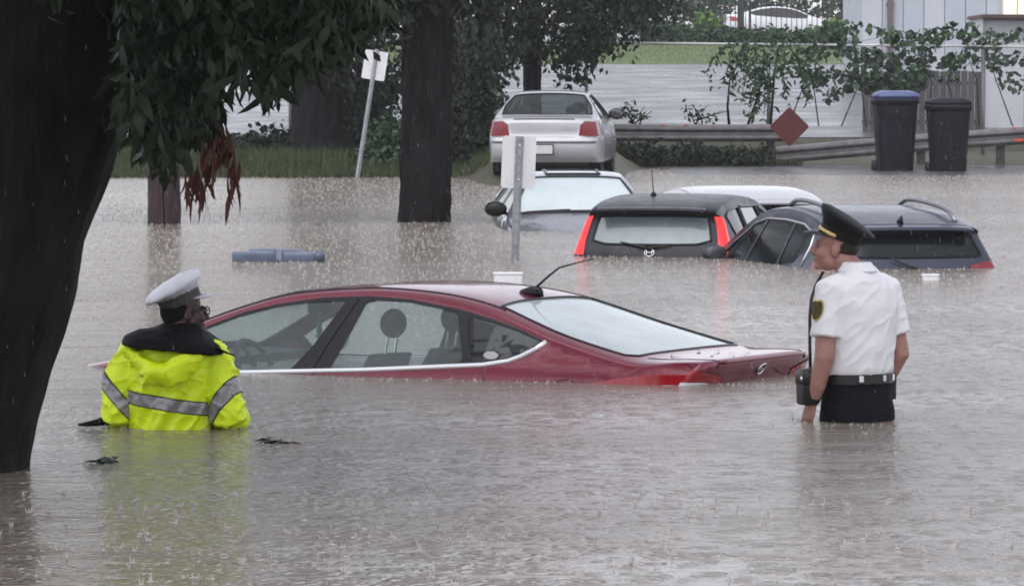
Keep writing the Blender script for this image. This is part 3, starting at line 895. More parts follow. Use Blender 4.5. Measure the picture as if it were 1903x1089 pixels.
def suv(label, pm, X, Y, Z, yaw, lamp_m, glass_m, rails=True, pitch=0.0, roll=0.0, wipe=True):
    root = empty('sport_utility_car', label=label, cat='car')
    car = Car(SUV, SUV_PLAN, SUV_BELT, 0.42, n=3.0, step=0.09)
    back = rounded([(11.0, -.86), (11.9, -.88), (12.02, -.80), (12.05, 0), (12.02, .80), (11.9, .88), (11.0, .86)], .05)
    wind = [(4.1, -.86), (5.9, -.86), (5.9, .86), (4.1, .86)]
    lampt = {sg: [(12.30, sg * 1), (12.40, sg * .86), (12.66, sg * .68), (13.4, sg * .66), (13.6, sg * .8), (13.6, sg * 1)] for sg in (1, -1)}
    lamps = [(.20, 1.195), (.32, 1.185), (.36, 1.14), (.26, 1.02), (.17, 1.01)]
    w1 = [(.62, 1.40), (1.0, 1.46), (1.28, 1.475), (1.28, 1.10), (.85, 1.14), (.58, 1.30)]
    w2 = [(1.34, 1.478), (2.18, 1.465), (2.3, 1.07), (1.34, 1.10)]
    w3 = [(2.26, 1.455), (2.55, 1.40), (3.15, 1.12), (3.15, 1.05), (2.38, 1.065)]
    build_parts(car, root, [('lamp', lamps, -.006), ('w', w1, .006), ('w2', w2, .006), ('w3', w3, .006)],
                [('wind', wind, .004), ('back', back, .005), ('lampl', lampt[1], -.006), ('lampr', lampt[-1], -.006)], pm,
                {'wind': ('windscreen', dark_glass), 'back': ('rear_window', glass_m), 'lampl': ('taillight', lamp_m), 'lampr': ('taillight', lamp_m), 'lamp': ('taillight_side', lamp_m),
                 'w': ('quarter_window', dark_glass), 'w2': ('rear_side_window', dark_glass), 'w3': ('front_side_window', dark_glass)})
    seal(car, root, [back], [], black_trim, .012)
    for sg in (1, -1):
        line = [(3.1, 1.14), (2.55, 1.415), (2.2, 1.475), (1.6, 1.49), (1.0, 1.475), (.62, 1.41), (.57, 1.30), (.60, 1.12)]
        MB().tube(car.line_side(densify(line, .08), sg, .004), .011, 6).build('window_trim', chrome, root, True)
        if rails:
            pts = [car.P(u, sg * .80) for u in rng(6.3, 8.6, 18)]
            hgt = [.0, .03, .05] + [.055] * 13 + [.05, .03, .0]
            MB().tube([p + Vector((0, 0, h)) for p, h in zip(pts, hgt)], [(.022, .018)] * 19, 8).build('roof_rail', M('satin_rail', (.30, .31, .33), .3, .8), root, True)
        door_mirror(root, car, 3.0, 1.07, sg, pm)
    MB().loft([[car.P(9.2, t) + Vector((0.0, 0, .012)), car.P(9.8, t) + Vector((-.09, 0, .0)), car.P(9.8, t) + Vector((-.09, 0, -.025)), car.P(9.4, t) + Vector((0, 0, -.02))] for t in rng(-.88, .88, 20)]).build('tail_spoiler', pm, root, True)
    fp = car.P(8.75, 0)
    if rails: MB().loft([ell(fp + Vector((.02, 0, -.01)), .09, .03, 2, 14), ell(fp + Vector((-.02, 0, .03)), .055, .016, 2, 14), ell(fp + Vector((-.05, 0, .065)), .02, .006, 2, 14)]).build('shark_fin_aerial', black_trim, root, True)
    if wipe:
        wiper(car, root, (12.95, -.05), (12.2, .22), .03); MB().ball(car.P(12.95, -.05), (.03, .05, .035), 10, 8).build('wiper_pivot', black_rubber, root, True)
    place_car(root, X, Y, Z, yaw, pitch, roll)
    return root


p = at(1690, 500, 42.5)
suv('dark blue-grey sport utility car behind the officer in the white shirt', paint('slate_paint', (0.042, 0.048, 0.072), 0.3, 0.35, .3, .4), p.x + .05, 42.7, -1.12, radians(90 - 13), lens_dark_red, dark_glass, pitch=radians(1.0))
p = at(1410, 430, 53)
suv('white roofed car between the dark hatchback and the farther shore', paint('white_car_paint', (0.46, 0.46, 0.49), 0.1, 0.3, .5), p.x, 51.0, -1.09, radians(90 - 9), lens_dark_red, dark_glass, rails=False, wipe=False)


# ------------------------------------------------------------------ grey saloon facing the camera
def front_saloon():
    root = empty('grey_saloon_car', label='silver-grey saloon facing us with its windscreen coloured pale like the reflected sky, sunk to the bonnet', cat='car')
    pm = paint('silver_grey_paint', (0.15, 0.162, 0.19), 0.4, 0.3)
    car = Car(SALOON, SALOON_PLAN, SALOON_BELT, 0.62, n=2.7, step=0.09)
    wind = rounded([(4.06, -.90), (5.92, -.88), (5.92, .88), (4.06, .90)], .06)
    back = [(9.05, -.86), (10.9, -.86), (10.9, .86), (9.05, .86)]
    build_parts(car, root, [('pillar', DLO, .001), ('wf', WIN_F, .006), ('wr', WIN_R, .006), ('wq', WIN_Q, .006)], [('wind', wind, .004), ('back', back, .004)], pm,
                {'pillar': ('window_surround', black_trim), 'wf': ('front_side_window', dark_glass), 'wr': ('rear_side_window', dark_glass), 'wq': ('quarter_window', dark_glass), 'wind': ('windscreen', M('sky_pale_glass', (.58, .66, .67), .3, coat=.8, var=.08, vscale=2)), 'back': ('rear_window', dark_glass)})  # windscreen's sky reflection is put into its pale base colour
    seal(car, root, [wind], [], black_trim, .014)
    wiper(car, root, (4.0, -.10), (4.12, .70), .012); wiper(car, root, (4.0, -.72), (4.11, -.12), .012)
    MB().tube(car.line_top([(4.0, t) for t in rng(-.85, .85, 20)], .004), .016, 6).build('cowl_edge', black_rubber, root)
    sun_roof = rounded([(6.25, -.52), (7.6, -.52), (7.6, .52), (6.25, .52)], .08)
    seal(car, root, [sun_roof], [], black_trim, .02, 'sunroof_edge')
    for sg in (1, -1):
        door_mirror(root, car, 3.42, .97, sg, black_trim, 1.1)
    p = at(1077, 400, 54.5)
    return root, p


fs_root, fs_p = front_saloon()
# nose towards the camera and a little to the left; the windscreen foot (x = 3.75) stands at the chosen pixel
yaw = radians(-90 - 3)
nd = Vector((-cos(yaw), sin(yaw), 0))
base = Vector((fs_p.x, 54.5, 0)) - nd * 3.75
place_car(fs_root, base.x, base.y, -0.80, yaw)

# ------------------------------------------------------------------ white saloon parked on the bank
OLD = [(4.95, .3, -.4, 0), (5.0, .55, -.4, 0), (4.85, .75, -.35, .03), (4.4, .88, -.1, .06), (3.75, .96, 0, .08), (3.2, 1.2, 0, .08), (2.75, 1.35, 0, .06), (2.2, 1.42, 0, .06), (1.75, 1.415, 0, .06),
       (1.35, 1.375, 0, .07), (1.0, 1.20, 0, .07), (.72, 1.02, 0, .05), (.35, .985, .03, .05), (.16, .965, .05, .05), (.10, .90, .10, .02), (.10, .66, .13, 0), (.02, .62, .16, 0), (.0, .5, .18, 0), (.02, .36, .18, 0), (.1, .25, .2, 0)]
OLD_PLAN = [(-.1, .70), (.1, .80), (.3, .86), (.7, .90), (2, .92), (3.6, .90), (4.4, .84), (5, .6)]
OLD_BELT = [(0, .93), (5, .85)]


def parked_saloon():
    root = empty('parked_saloon_car', label='white saloon car with red tail lamps parked on the dry bank, seen from behind', cat='car')
    pm = paint('old_white_paint', (0.43, 0.43, 0.45), 0.15, 0.35)
    car = Car(OLD, OLD_PLAN, OLD_BELT, 0.62, n=2.7, step=0.09)
    back = rounded([(9.15, -.88), (10.0, -.92), (10.85, -.86), (10.95, 0), (10.85, .86), (10.0, .92), (9.15, .88), (9.08, 0)], .06)
    wind = [(4.1, -.88), (5.9, -.88), (5.9, .88), (4.1, .88)]
    lt = {sg: [(13.75, sg * 1), (13.75, sg * .80), (14.2, sg * .70), (14.85, sg * .64), (14.9, sg * .80), (14.9, sg * 1)] for sg in (1, -1)}
    ls = [(.13, .90), (.30, .93), (.40, .86), (.34, .70), (.14, .66)]
    w1 = [(1.25, 1.25), (1.55, 1.32), (2.1, 1.345), (2.15, .95), (1.1, .97), (1.0, 1.05)]
    w2 = [(2.2, 1.345), (2.6, 1.30), (3.1, 1.15), (3.45, .95), (2.25, .95)]
    clear = glass_mat('car_glass', (0.42, 0.48, 0.47), 0.06, (0.3, 0.33, 0.33))
    build_parts(car, root, [('lamp', ls, -.006), ('w', w1, .006), ('w2', w2, .006)], [('wind', wind, .004), ('back', back, .004), ('ll', lt[1], -.006), ('lr', lt[-1], -.006)], pm,
                {'lamp': ('taillight_side', lens_dark_red), 'll': ('taillight', lens_dark_red), 'lr': ('taillight', lens_dark_red), 'w': ('rear_side_window', clear), 'w2': ('front_side_window', clear), 'wind': ('windscreen', clear), 'back': ('rear_window', clear)})
    seal(car, root, [back], [w1, w2], black_trim, .014)
    for yy in (.4, -.4):
        for x in (2.5, 1.3):
            MB().loft([ell((x - k * .025, yy, .6 + .07 * k), .09, .24 - .01 * k, 4, 16) for k in range(6)]).build('seat', int_seat, root, True)
            MB().ball((x - .17, yy, 1.09 + .04 * (x > 2)), (.06, .13, .09), 12, 8).build('headrest', int_seat, root, True)
    MB().box((2.3, 0, .5), (3.0, 1.5, .05)).build('cabin_floor', int_dark, root)
    # trunk lid shelf over the plate, bumper rub strip, plate
    MB().tube(car.line_top([(13.3, t) for t in rng(-.6, .6, 16)], .0), .012, 6).build('trunk_gap', black_rubber, root)
    MB().tube(car.line_top([(15.15, t) for t in rng(-.95, .95, 24)], .004), .016, 6).build('bumper_gap', black_rubber, root)
    MB().tube(car.line_top([(16.4, t) for t in rng(-.97, .97, 24)], .004), .020, 6).build('bumper_strip', M('grey_plastic', (.16, .16, .17), .5), root, True)
    pp = car.P(17.3, 0)
    pl = MB().box(pp + Vector((-.02, 0, 0)), (.02, .33, .17)).build('plate_recess', black_trim, root)
    MB().box(pp + Vector((-.036, 0, 0)), (.008, .30, .14)).build('number_plate', white_paint, pl)
    for sg in (1, -1):
        door_mirror(root, car, 3.3, .97, sg, black_trim, 1.2)
        wheel(root, 1.0, sg * .80, .31); wheel(root, 3.75, sg * .80, .31)
    p = at(1010, 300, 79)
    place_car(root, p.x, 79.0, 0.10, radians(90 + 5))


parked_saloon()


# ------------------------------------------------------------------ far white saloon behind the iron fence
def far_saloon():
    root = empty('far_white_saloon_car', label='white saloon car parked far off behind the black iron fence', cat='car')
    pm = paint('bright_white_paint', (0.74, 0.74, 0.76), 0.0, 0.3)
    car = Car(SALOON, SALOON_PLAN, SALOON_BELT, 0.62, n=2.7, step=0.14)
    lamps = [(.62, .86), (.42, .97), (.30, 1.0), (.05, 1.0), (.05, .80), (.6, .80)]
    build_parts(car, root, [('lamp', lamps, -.006), ('pillar', DLO, .001)], [('wind', [(4.08, -.88), (5.9, -.86), (5.9, .86), (4.08, .88)], .004), ('back', [(9.05, -.86), (10.9, -.86), (10.9, .86), (9.05, .86)], .004)], pm,
                {'pillar': ('side_window', dark_glass), 'wind': ('windscreen', dark_glass), 'back': ('rear_window', dark_glass), 'lamp': ('taillight', lens_red)})
    for x in (.95, 3.8):
        for sg in (1, -1): wheel(root, x, sg * .80, .32)
    p = at(1345, 50, 204)
    place_car(root, p.x, 204, 3.43, radians(180 - 3))


far_saloon()

# ------------------------------------------------------------------ people
def remesh(mb, voxel, smooth=4, fac=0.5):
    """one continuous surface from overlapping closed shapes"""
    me = bpy.data.meshes.new('tmp')
    me.from_pydata([tuple(v) for v in mb.v], [], mb.f)
    o = bpy.data.objects.new('tmp', me); COL.objects.link(o)
    r = o.modifiers.new('r', 'REMESH'); r.mode = 'VOXEL'; r.voxel_size = voxel
    if smooth:
        s = o.modifiers.new('s', 'SMOOTH'); s.iterations = smooth; s.factor = fac
    dg = bpy.context.evaluated_depsgraph_get()
    out = bpy.data.meshes.new_from_object(o.evaluated_get(dg))
    bpy.data.objects.remove(o); bpy.data.meshes.remove(me)
    out.shade_smooth()
    return out


def as_part(name, me, m, parent):
    me.materials.clear(); me.materials.append(m)
    me.name = name
    me.shade_smooth()
    return link(name, me, parent)


def displace(me, fn):
    nr = [v.normal.copy() for v in me.vertices]
    for v, n in zip(me.vertices, nr):
        v.co = v.co + n * fn(v.co, n)
    me.update()


def head(mb, origin, yaw, pitch=0.0):
    R = Matrix.Rotation(yaw, 3, 'Z') @ Matrix.Rotation(pitch, 3, 'X')
    o = Vector(origin)

    def P(x, y, z): return o + R @ Vector((x, y, z))
    mb.ball(P(0, .018, .125), (.076, .096, .10), 24, 16, R)
    mb.ball(P(0, -.030, .055), (.060, .062, .086), 20, 14, R)
    mb.ball(P(0, -.072, -.008), (.030, .024, .022), 12, 8, R)
    mb.ball(P(0, -.018, .02), (.062, .055, .045), 16, 10, R)
    mb.tube([P(0, -.086, .102), P(0, -.104, .075), P(0, -.112, .058), P(0, -.095, .045)], [.009, .012, .0155, .010], 10)
    for s in (-1, 1):
        mb.ball(P(s * .012, -.098, .054), (.009, .010, .008), 8, 6, R)
        mb.ball(P(s * .030, -.083, .106), (.026, .012, .008), 10, 6, R)
        mb.ball(P(s * .038, -.062, .055), (.024, .024, .024), 10, 8, R)
        mb.ball(P(s * .079, .014, .075), (.010, .021, .033), 12, 10, R @ Matrix.Rotation(s * .35, 3, 'Z'))
    mb.ball(P(0, -.090, .024), (.024, .010, .0065), 10, 6, R)
    mb.ball(P(0, -.087, .012), (.021, .010, .007), 10, 6, R)
    return P, R


def hand(mb, wrist, ex, ey, ez, curl=0.5):
    """ex: thumb side, ey: back of the hand, ez: towards the fingers"""
    w = Vector(wrist); ex, ey, ez = Vector(ex).normalized(), Vector(ey).normalized(), Vector(ez).normalized()
    def P(x, y, z): return w + ex * x + ey * y + ez * z
    rings = []
    for z, a, b in ((-.02, .027, .021), (.02, .032, .019), (.055, .041, .017), (.085, .042, .015), (.095, .038, .012)):
        rings.append([P(a * cos(2 * pi * k / 16), b * sin(2 * pi * k / 16), z) for k in range(16)])
    mb.loft(rings)
    for x, L, r in ((.031, .070, .0088), (.010, .079, .0092), (-.011, .073, .0088), (-.031, .057, .0080)):
        pts = []; pz, py, an = .086, 0.0, 0.12 * curl
        pts.append((x, py, pz))
        for seg_l, da in ((L * .45, .5 * curl), (L * .32, .7 * curl), (L * .26, .5 * curl)):
            pz += seg_l * cos(an); py -= seg_l * sin(an); an += da
            pts.append((x * (1 + .1 * (pz - .086) / .08), py, pz))
        mb.tube([P(*q) for q in pts], [r * 1.05, r, r * .95, r * .78], 10)
    mb.tube([P(.026, -.006, .018), P(.046, -.016, .048), P(.053, -.026, .078), P(.050, -.034, .102)], [.015, .0125, .0105, .0085], 10)


def peaked_cap(root, o, R, m_crown, m_band, m_visor, strap_m=None, wrinkle=0.0, cap_name='cap', flat=1.0, dome=0.0, tl=1.0):
    """o: centre of the head opening, R: cap orientation"""
    def P(x, y, z): return o + R @ Vector((x, y, z))
    def ring(rx, ry, y0, z0, tilt, n=2.0, seg=40):
        return [P(rx * cos(2 * pi * k / seg), y0 + ry * sin(2 * pi * k / seg), (z0 * flat if z0 > .05 else z0) - (ry * sin(2 * pi * k / seg)) * tilt) for k in range(seg)]
    rn = random.Random(3)
    crown = MB().loft([ring(.086, .104, 0, .030, 0), ring(.098, .116, .002, .048, .08), ring(.126, .143, .008, .070, .20 * tl), ring(.134, .150, .010, .080, .24 * tl), ring(.132, .148, .010, .089 + dome * .3, .25 * tl), ring(.110, .124, .010, .098 + dome * .75, .25 * tl), ring(.06, .07, .010, .104 + dome * .95, .25 * tl), ring(.01, .012, .01, .106 + dome, .25 * tl)])
    cm = bpy.data.meshes.new('crown')
    cm.from_pydata([tuple(v) for v in crown.v], [], crown.f)
    if wrinkle:
        for v in cm.vertices:
            q = R.transposed() @ (v.co - o)
            a = math.atan2(q.y, q.x)
            v.co += R @ Vector((q.x, q.y, 0)).normalized() * wrinkle * sin(a * 17 + 3 * noise.noise(q * 9)) * (1 if q.z < .085 else .25) + R @ Vector((0, 0, 1)) * wrinkle * noise.noise(q * 25)
    cap = as_part(cap_name, cm, m_crown, root)
    band = MB().loft([ring(.0855, .1035, 0, -.014, 0), ring(.089, .107, 0, .034, 0)], caps=False)
    band.build('cap_band', m_band, cap, True)
    vs, fs = [], []
    n = 18
    for k in range(n + 1):
        a = radians(-160 + 140 * k / n)          # arc round the forehead (front is -Y)
        e = 1 - (abs(k - n / 2) / (n / 2)) ** 2.2
        r0 = Vector((.0865 * cos(a), .1045 * sin(a), -.006))
        d = Vector((.25 * cos(a), sin(a), 0)).normalized()
        r1 = r0 + d * (.064 * e + .004) + Vector((0, 0, -.036 * e))
        rm = (r0 + r1) / 2 + Vector((0, 0, .006 * e))
        for q in (r0, rm, r1, r1 + Vector((0, 0, -.004)), rm + Vector((0, 0, -.005)), r0 + Vector((0, 0, -.004))):
            vs.append(P(*q))
    for k in range(n):
        for j in range(6):
            fs.append((k * 6 + j, k * 6 + (j + 1) % 6, (k + 1) * 6 + (j + 1) % 6, (k + 1) * 6 + j))
    mesh('visor', vs, fs, m_visor, cap, True)
    if strap_m:
        pts = [P(.0925 * cos(a), .1105 * sin(a), .004 - .004 * cos(a * 2)) for a in [radians(-172 + 164 * k / 30) for k in range(31)]]
        MB().tube(pts, [(.009, .005)] * 31, 8, up=R @ Vector((0, 0, 1))).build('gold_strap', strap_m, cap, True)
        for a in (-172, -8):
            a = radians(a)
            MB().ball(P(.094 * cos(a), .112 * sin(a), 0), .009, 10, 8).build('strap_button', strap_m, cap, True)
    return cap


skin_pale = M('skin', (0.40, 0.225, 0.185), 0.5, var=0.18, vscale=25, bump=0.1, bscale=220, col2=(0.34, 0.155, 0.13))
skin_dark = M('dark_skin', (0.060, 0.030, 0.024), 0.42, var=0.2, vscale=25, bump=0.1, bscale=200)
hair_black = M('cropped_hair', (0.008, 0.007, 0.007), 0.7, spec=.15, bump=0.6, bscale=300)
hair_brown = M('cropped_brown_hair', (0.035, 0.022, 0.016), 0.7, bump=0.6, bscale=300)
shirt_m = M('white_shirt_cloth', (0.78, 0.78, 0.81), 0.75, bump=0.06, bscale=500, var=0.03, vscale=9)
trouser_m = M('black_trouser_cloth', (0.009, 0.009, 0.013), 0.75, spec=.12, var=0.3, vscale=18, bump=0.15, bscale=260)
leather_m = M('black_leather', (0.012, 0.012, 0.012), 0.32, bump=0.15, bscale=180)
navy_cap_m = M('black_cap_cloth', (0.009, 0.009, 0.011), 0.6, spec=.25, bump=0.1, bscale=400)
gold_m = M('gold_braid', (0.75, 0.56, 0.24), 0.38, 0.5, bump=0.4, bscale=260)


def folds(a, b, c):
    def f(co, n):
        q = Vector((co.x * 4.0, co.y * 4.0, co.z * 2.0))
        w = noise.noise(q * a + Vector((3, 1, 7))) + 0.5 * noise.noise(q * a * 2.1)
        r = 1 - abs(noise.noise(Vector((co.x * 9 + co.z * 5, co.y * 9 - co.z * 3, co.z * 6)) * c))
        return b * w + b * 0.9 * (r ** 4 - 0.4)
    return f


def right_officer():
    p = onwater(1590, 781)
    G = -0.86
    root = empty('person', (p.x, p.y, G), radians(222), 'person in white short-sleeved shirt and black peaked cap standing thigh-deep at right', 'person')
    root.location.z = G
    b = MB()
    P, R = head(b, (.070, -.084, 1.616), radians(36), radians(-4))
    b.tube([(0, .03, 1.50), (.015, .0, 1.58), (.058, -.060, 1.66)], [.074, .066, .060], 18)
    tors = [(.86, .165, .115, 0), (.98, .170, .115, 0), (1.10, .160, .110, .005), (1.25, .175, .115, .005), (1.42, .185, .115, .01), (1.51, .165, .09, .015), (1.56, .09, .065, .02)]
    b.loft([ell((0, y0, z), rx, ry, 2.4, 28) for z, rx, ry, y0 in tors])
    arms = {1: [(.182, .01, 1.495), (.220, .015, 1.33), (.240, .022, 1.18), (.242, -.025, 1.04), (.240, -.06, .955)],
            -1: [(-.185, .01, 1.495), (-.225, .035, 1.33), (-.255, .055, 1.18), (-.232, -.02, 1.05), (-.20, -.085, .95)]}
    for s, pts in arms.items():
        b.tube(pts, [.062, .054, .048, .043, .030], 16)
        d = (Vector(pts[4]) - Vector(pts[3])).normalized()
        hand(b, pts[4], (0, -1, 0), (s, 0, 0), d, 0.7)
    for s in (-1, 1):
        b.tube([(s * .09, 0, .90), (s * .10, 0, .50), (s * .11, .01, .08)], [.085, .06, .045], 14)
        b.tube([(s * .11, .05, .04), (s * .115, -.16, .035)], [.045, .04], 10)
    body = as_part('body', remesh(b, .0055, 3, .4), skin_pale, root)
    # shirt
    t = MB()
    sh = [(1.075, .176, .130, .0), (1.085, .190, .144, .0), (1.11, .196, .150, .003), (1.20, .198, .150, .008), (1.32, .206, .148, .010), (1.42, .212, .142, .014), (1.50, .195, .120, .020), (1.555, .140, .098, .022), (1.595, .088, .084, .016), (1.615, .078, .078, .010)]
    t.loft([ell((0, y0, z), rx, ry, 2.5, 36) for z, rx, ry, y0 in sh])
    for s, pts in arms.items():
        a0, a1, a2 = (Vector(q) for q in pts[:3])
        mid = a1 + (a2 - a1) * .38
        t.tube([a0 + Vector((-s * .06, 0, .018)), a0, a0 + (a1 - a0) * .5, a1, mid], [.072, .080, .077, .074, .078], 22)
    me = remesh(t, .0065, 14, .5)
    displace(me, folds(1.9, .0060, 1.5))
    shirt = as_part('shirt', me, shirt_m, root)
    # collar: two standing flaps round the neck
    col = MB()
    col.loft([ell((.0, .008, 1.595), .082, .084, 2, 32), ell((.010, -.004, 1.635), .074, .076, 2, 32), ell((.010, -.002, 1.630), .081, .084, 2, 32), ell((.004, .010, 1.588), .100, .102, 2, 32)], caps=False)
    col.build('collar', shirt_m, shirt, True)
    for s in (-1, 1):
        ep = MB().loft([[Vector((s * x, y + dy, z + h)) for dy, h in ((-.022, 0), (.022, 0), (.022, .006), (-.022, .006))] for x, y, z in ((.095, .012, 1.585), (.15, .014, 1.556), (.20, .014, 1.528))])
        ep.build('epaulette', M('epaulette_cloth', (0.70, 0.70, 0.74), .6), shirt)
    # dark tie knot under the chin
    MB().loft([ell((.01, -.085, 1.60), .022, .012, 2, 12), ell((0, -.120, 1.54), .016, .010, 2, 12), ell((0, -.150, 1.38), .03, .008, 3, 12), ell((0, -.155, 1.12), .038, .008, 3, 12)]).build('necktie', trouser_m, root, True)
    # shield-shaped shoulder patch
    def shield(name, s, off, m, par):
        c = Vector((.232, .0, 1.375)); vs = []
        outline = [(0, -.052), (-.020, -.040), (-.031, -.018), (-.034, .012), (-.030, .040), (-.014, .046), (0, .041), (.014, .046), (.030, .040), (.034, .012), (.031, -.018), (.020, -.040)]
        for (u, w) in [(0, 0)] + outline:
            a = u * s / .080
            vs.append(Vector((.213 + (.083 + off) * cos(a) - .012 + (1.375 - (1.375 + w * s)) * .16, .013 + (.083 + off) * sin(a), 1.408 + w * s)))
        mesh(name, vs, [(0, i + 1, (i + 1) % 12 + 1) for i in range(12)], m, par, True)
    shield('shoulder_patch', 1.12, .004, gold_m, shirt)
    shield('patch_field', .93, .007, M('patch_brown', (0.035, 0.022, 0.010), .8, var=.6, vscale=60, col2=(0.10, 0.07, 0.02)), shirt)
    # trousers
    tr = MB()
    tr.loft([ell((0, y0, z), rx, ry, 2.5, 32) for z, rx, ry, y0 in ((.70, .175, .14, .01), (.80, .190, .150, .012), (.90, .188, .150, .012), (1.02, .180, .138, .004), (1.07, .176, .132, 0))])
    for s in (-1, 1): tr.tube([(s * .088, .005, .84), (s * .095, .0, .50), (s * .105, .015, .06)], [(.105, .105), (.088, .088), (.085, .085)], 18)
    me = remesh(tr, .009, 4)
    displace(me, folds(1.2, .005, .8))
    tro = as_part('trousers', me, trouser_m, root)
    bl = MB().loft([ell((0, .002, 1.045), .192, .148, 2.5, 40), ell((0, .002, 1.092), .192, .148, 2.5, 40)], caps=False).build('belt', leather_m, root, True)
    for a in (62, 98, 130):
        c, s_ = cos(radians(a)), sin(radians(a))
        q = Vector((.194 * math.copysign(abs(c) ** .8, c), .150 * abs(s_) ** .8 + .004, 1.072))
        MB().box(q, (.022, .008, .030), Matrix.Rotation(radians(a - 90), 3, 'Z')).build('belt_stud', chrome, bl)
    MB().box((-.215, .02, 1.02), (.04, .065, .13)).build('radio', black_trim, root, bevel=.008)
    MB().tube([(-.215, .03, 1.045), (-.215, .03, 1.10)], .006, 8).build('radio_aerial', black_rubber, root)
    # cap
    cap_R = R @ Matrix.Rotation(radians(-17), 3, 'X')
    peaked_cap(root, P(0, .022, .142), cap_R, navy_cap_m, navy_cap_m, leather_m, gold_m, tl=.85)
    # hair at the nape
    hb = MB().ball(P(0, .040, .105), (.073, .082, .080), 20, 12, R)
    as_part('hair', remesh(hb, .008, 1), hair_brown, root)
    for s in (-1, 1):
        MB().ball(P(s * .029, -.076, .088), .0115, 10, 8).build('eye', M('eye_shade', (.16, .12, .10), .3), root, True)
    # watch
    w0, w1 = Vector(arms[1][3]), Vector(arms[1][4]); d = (w1 - w0).normalized()
    wc = w0 + (w1 - w0) * .78
    wa = MB().tube([wc - d * .011, wc + d * .011], [.0365, .0350], 20, caps=False).build('wristwatch', leather_m, root, True)
    q = Vector((1, -.35, 0)).normalized()
    MB().tube([wc + q * .030, wc + q * .044], .019, 16).build('watch_case', chrome, wa, True)
    # bag worn on a strap in front of the far hip
    bp = at(1501, 752, p.y - .10)
    bag = empty('shoulder_bag', (bp.x, bp.y, bp.z), radians(20), 'small black bag hanging on a strap in front of the white-shirted person', 'bag')
    MB().loft([ell((0, 0, z), rx, ry, 5, 24) for z, rx, ry in ((.0, .034, .05), (.008, .042, .058), (.12, .045, .060), (.145, .043, .058), (.152, .036, .05))]).build('pouch', leather_m, bag, True)
    MB().loft([ell((0, 0, z), rx, ry, 5, 24) for z, rx, ry in ((.10, .048, .063), (.15, .048, .063), (.172, .038, .052), (.178, .02, .03))]).build('flap', M('worn_leather', (.02, .017, .016), .4, bump=.2, bscale=90), bag, True)
    MB().ball((-.046, -.03, .13), (.006, .012, .012), 8, 6).build('clasp', chrome, bag, True)
    inv = Matrix.Rotation(-radians(20), 3, 'Z')
    st = [inv @ (at(px, py, p.y + dy) - bp) for px, py, dy in ((1506, 690, -.02), (1505, 640, 0), (1505, 590, .02), (1508, 555, .05), (1516, 530, .09), (1530, 505, .12))]
    MB().tube(st, [(.003, .008)] * 6, 8).build('strap', leather_m, bag, True)


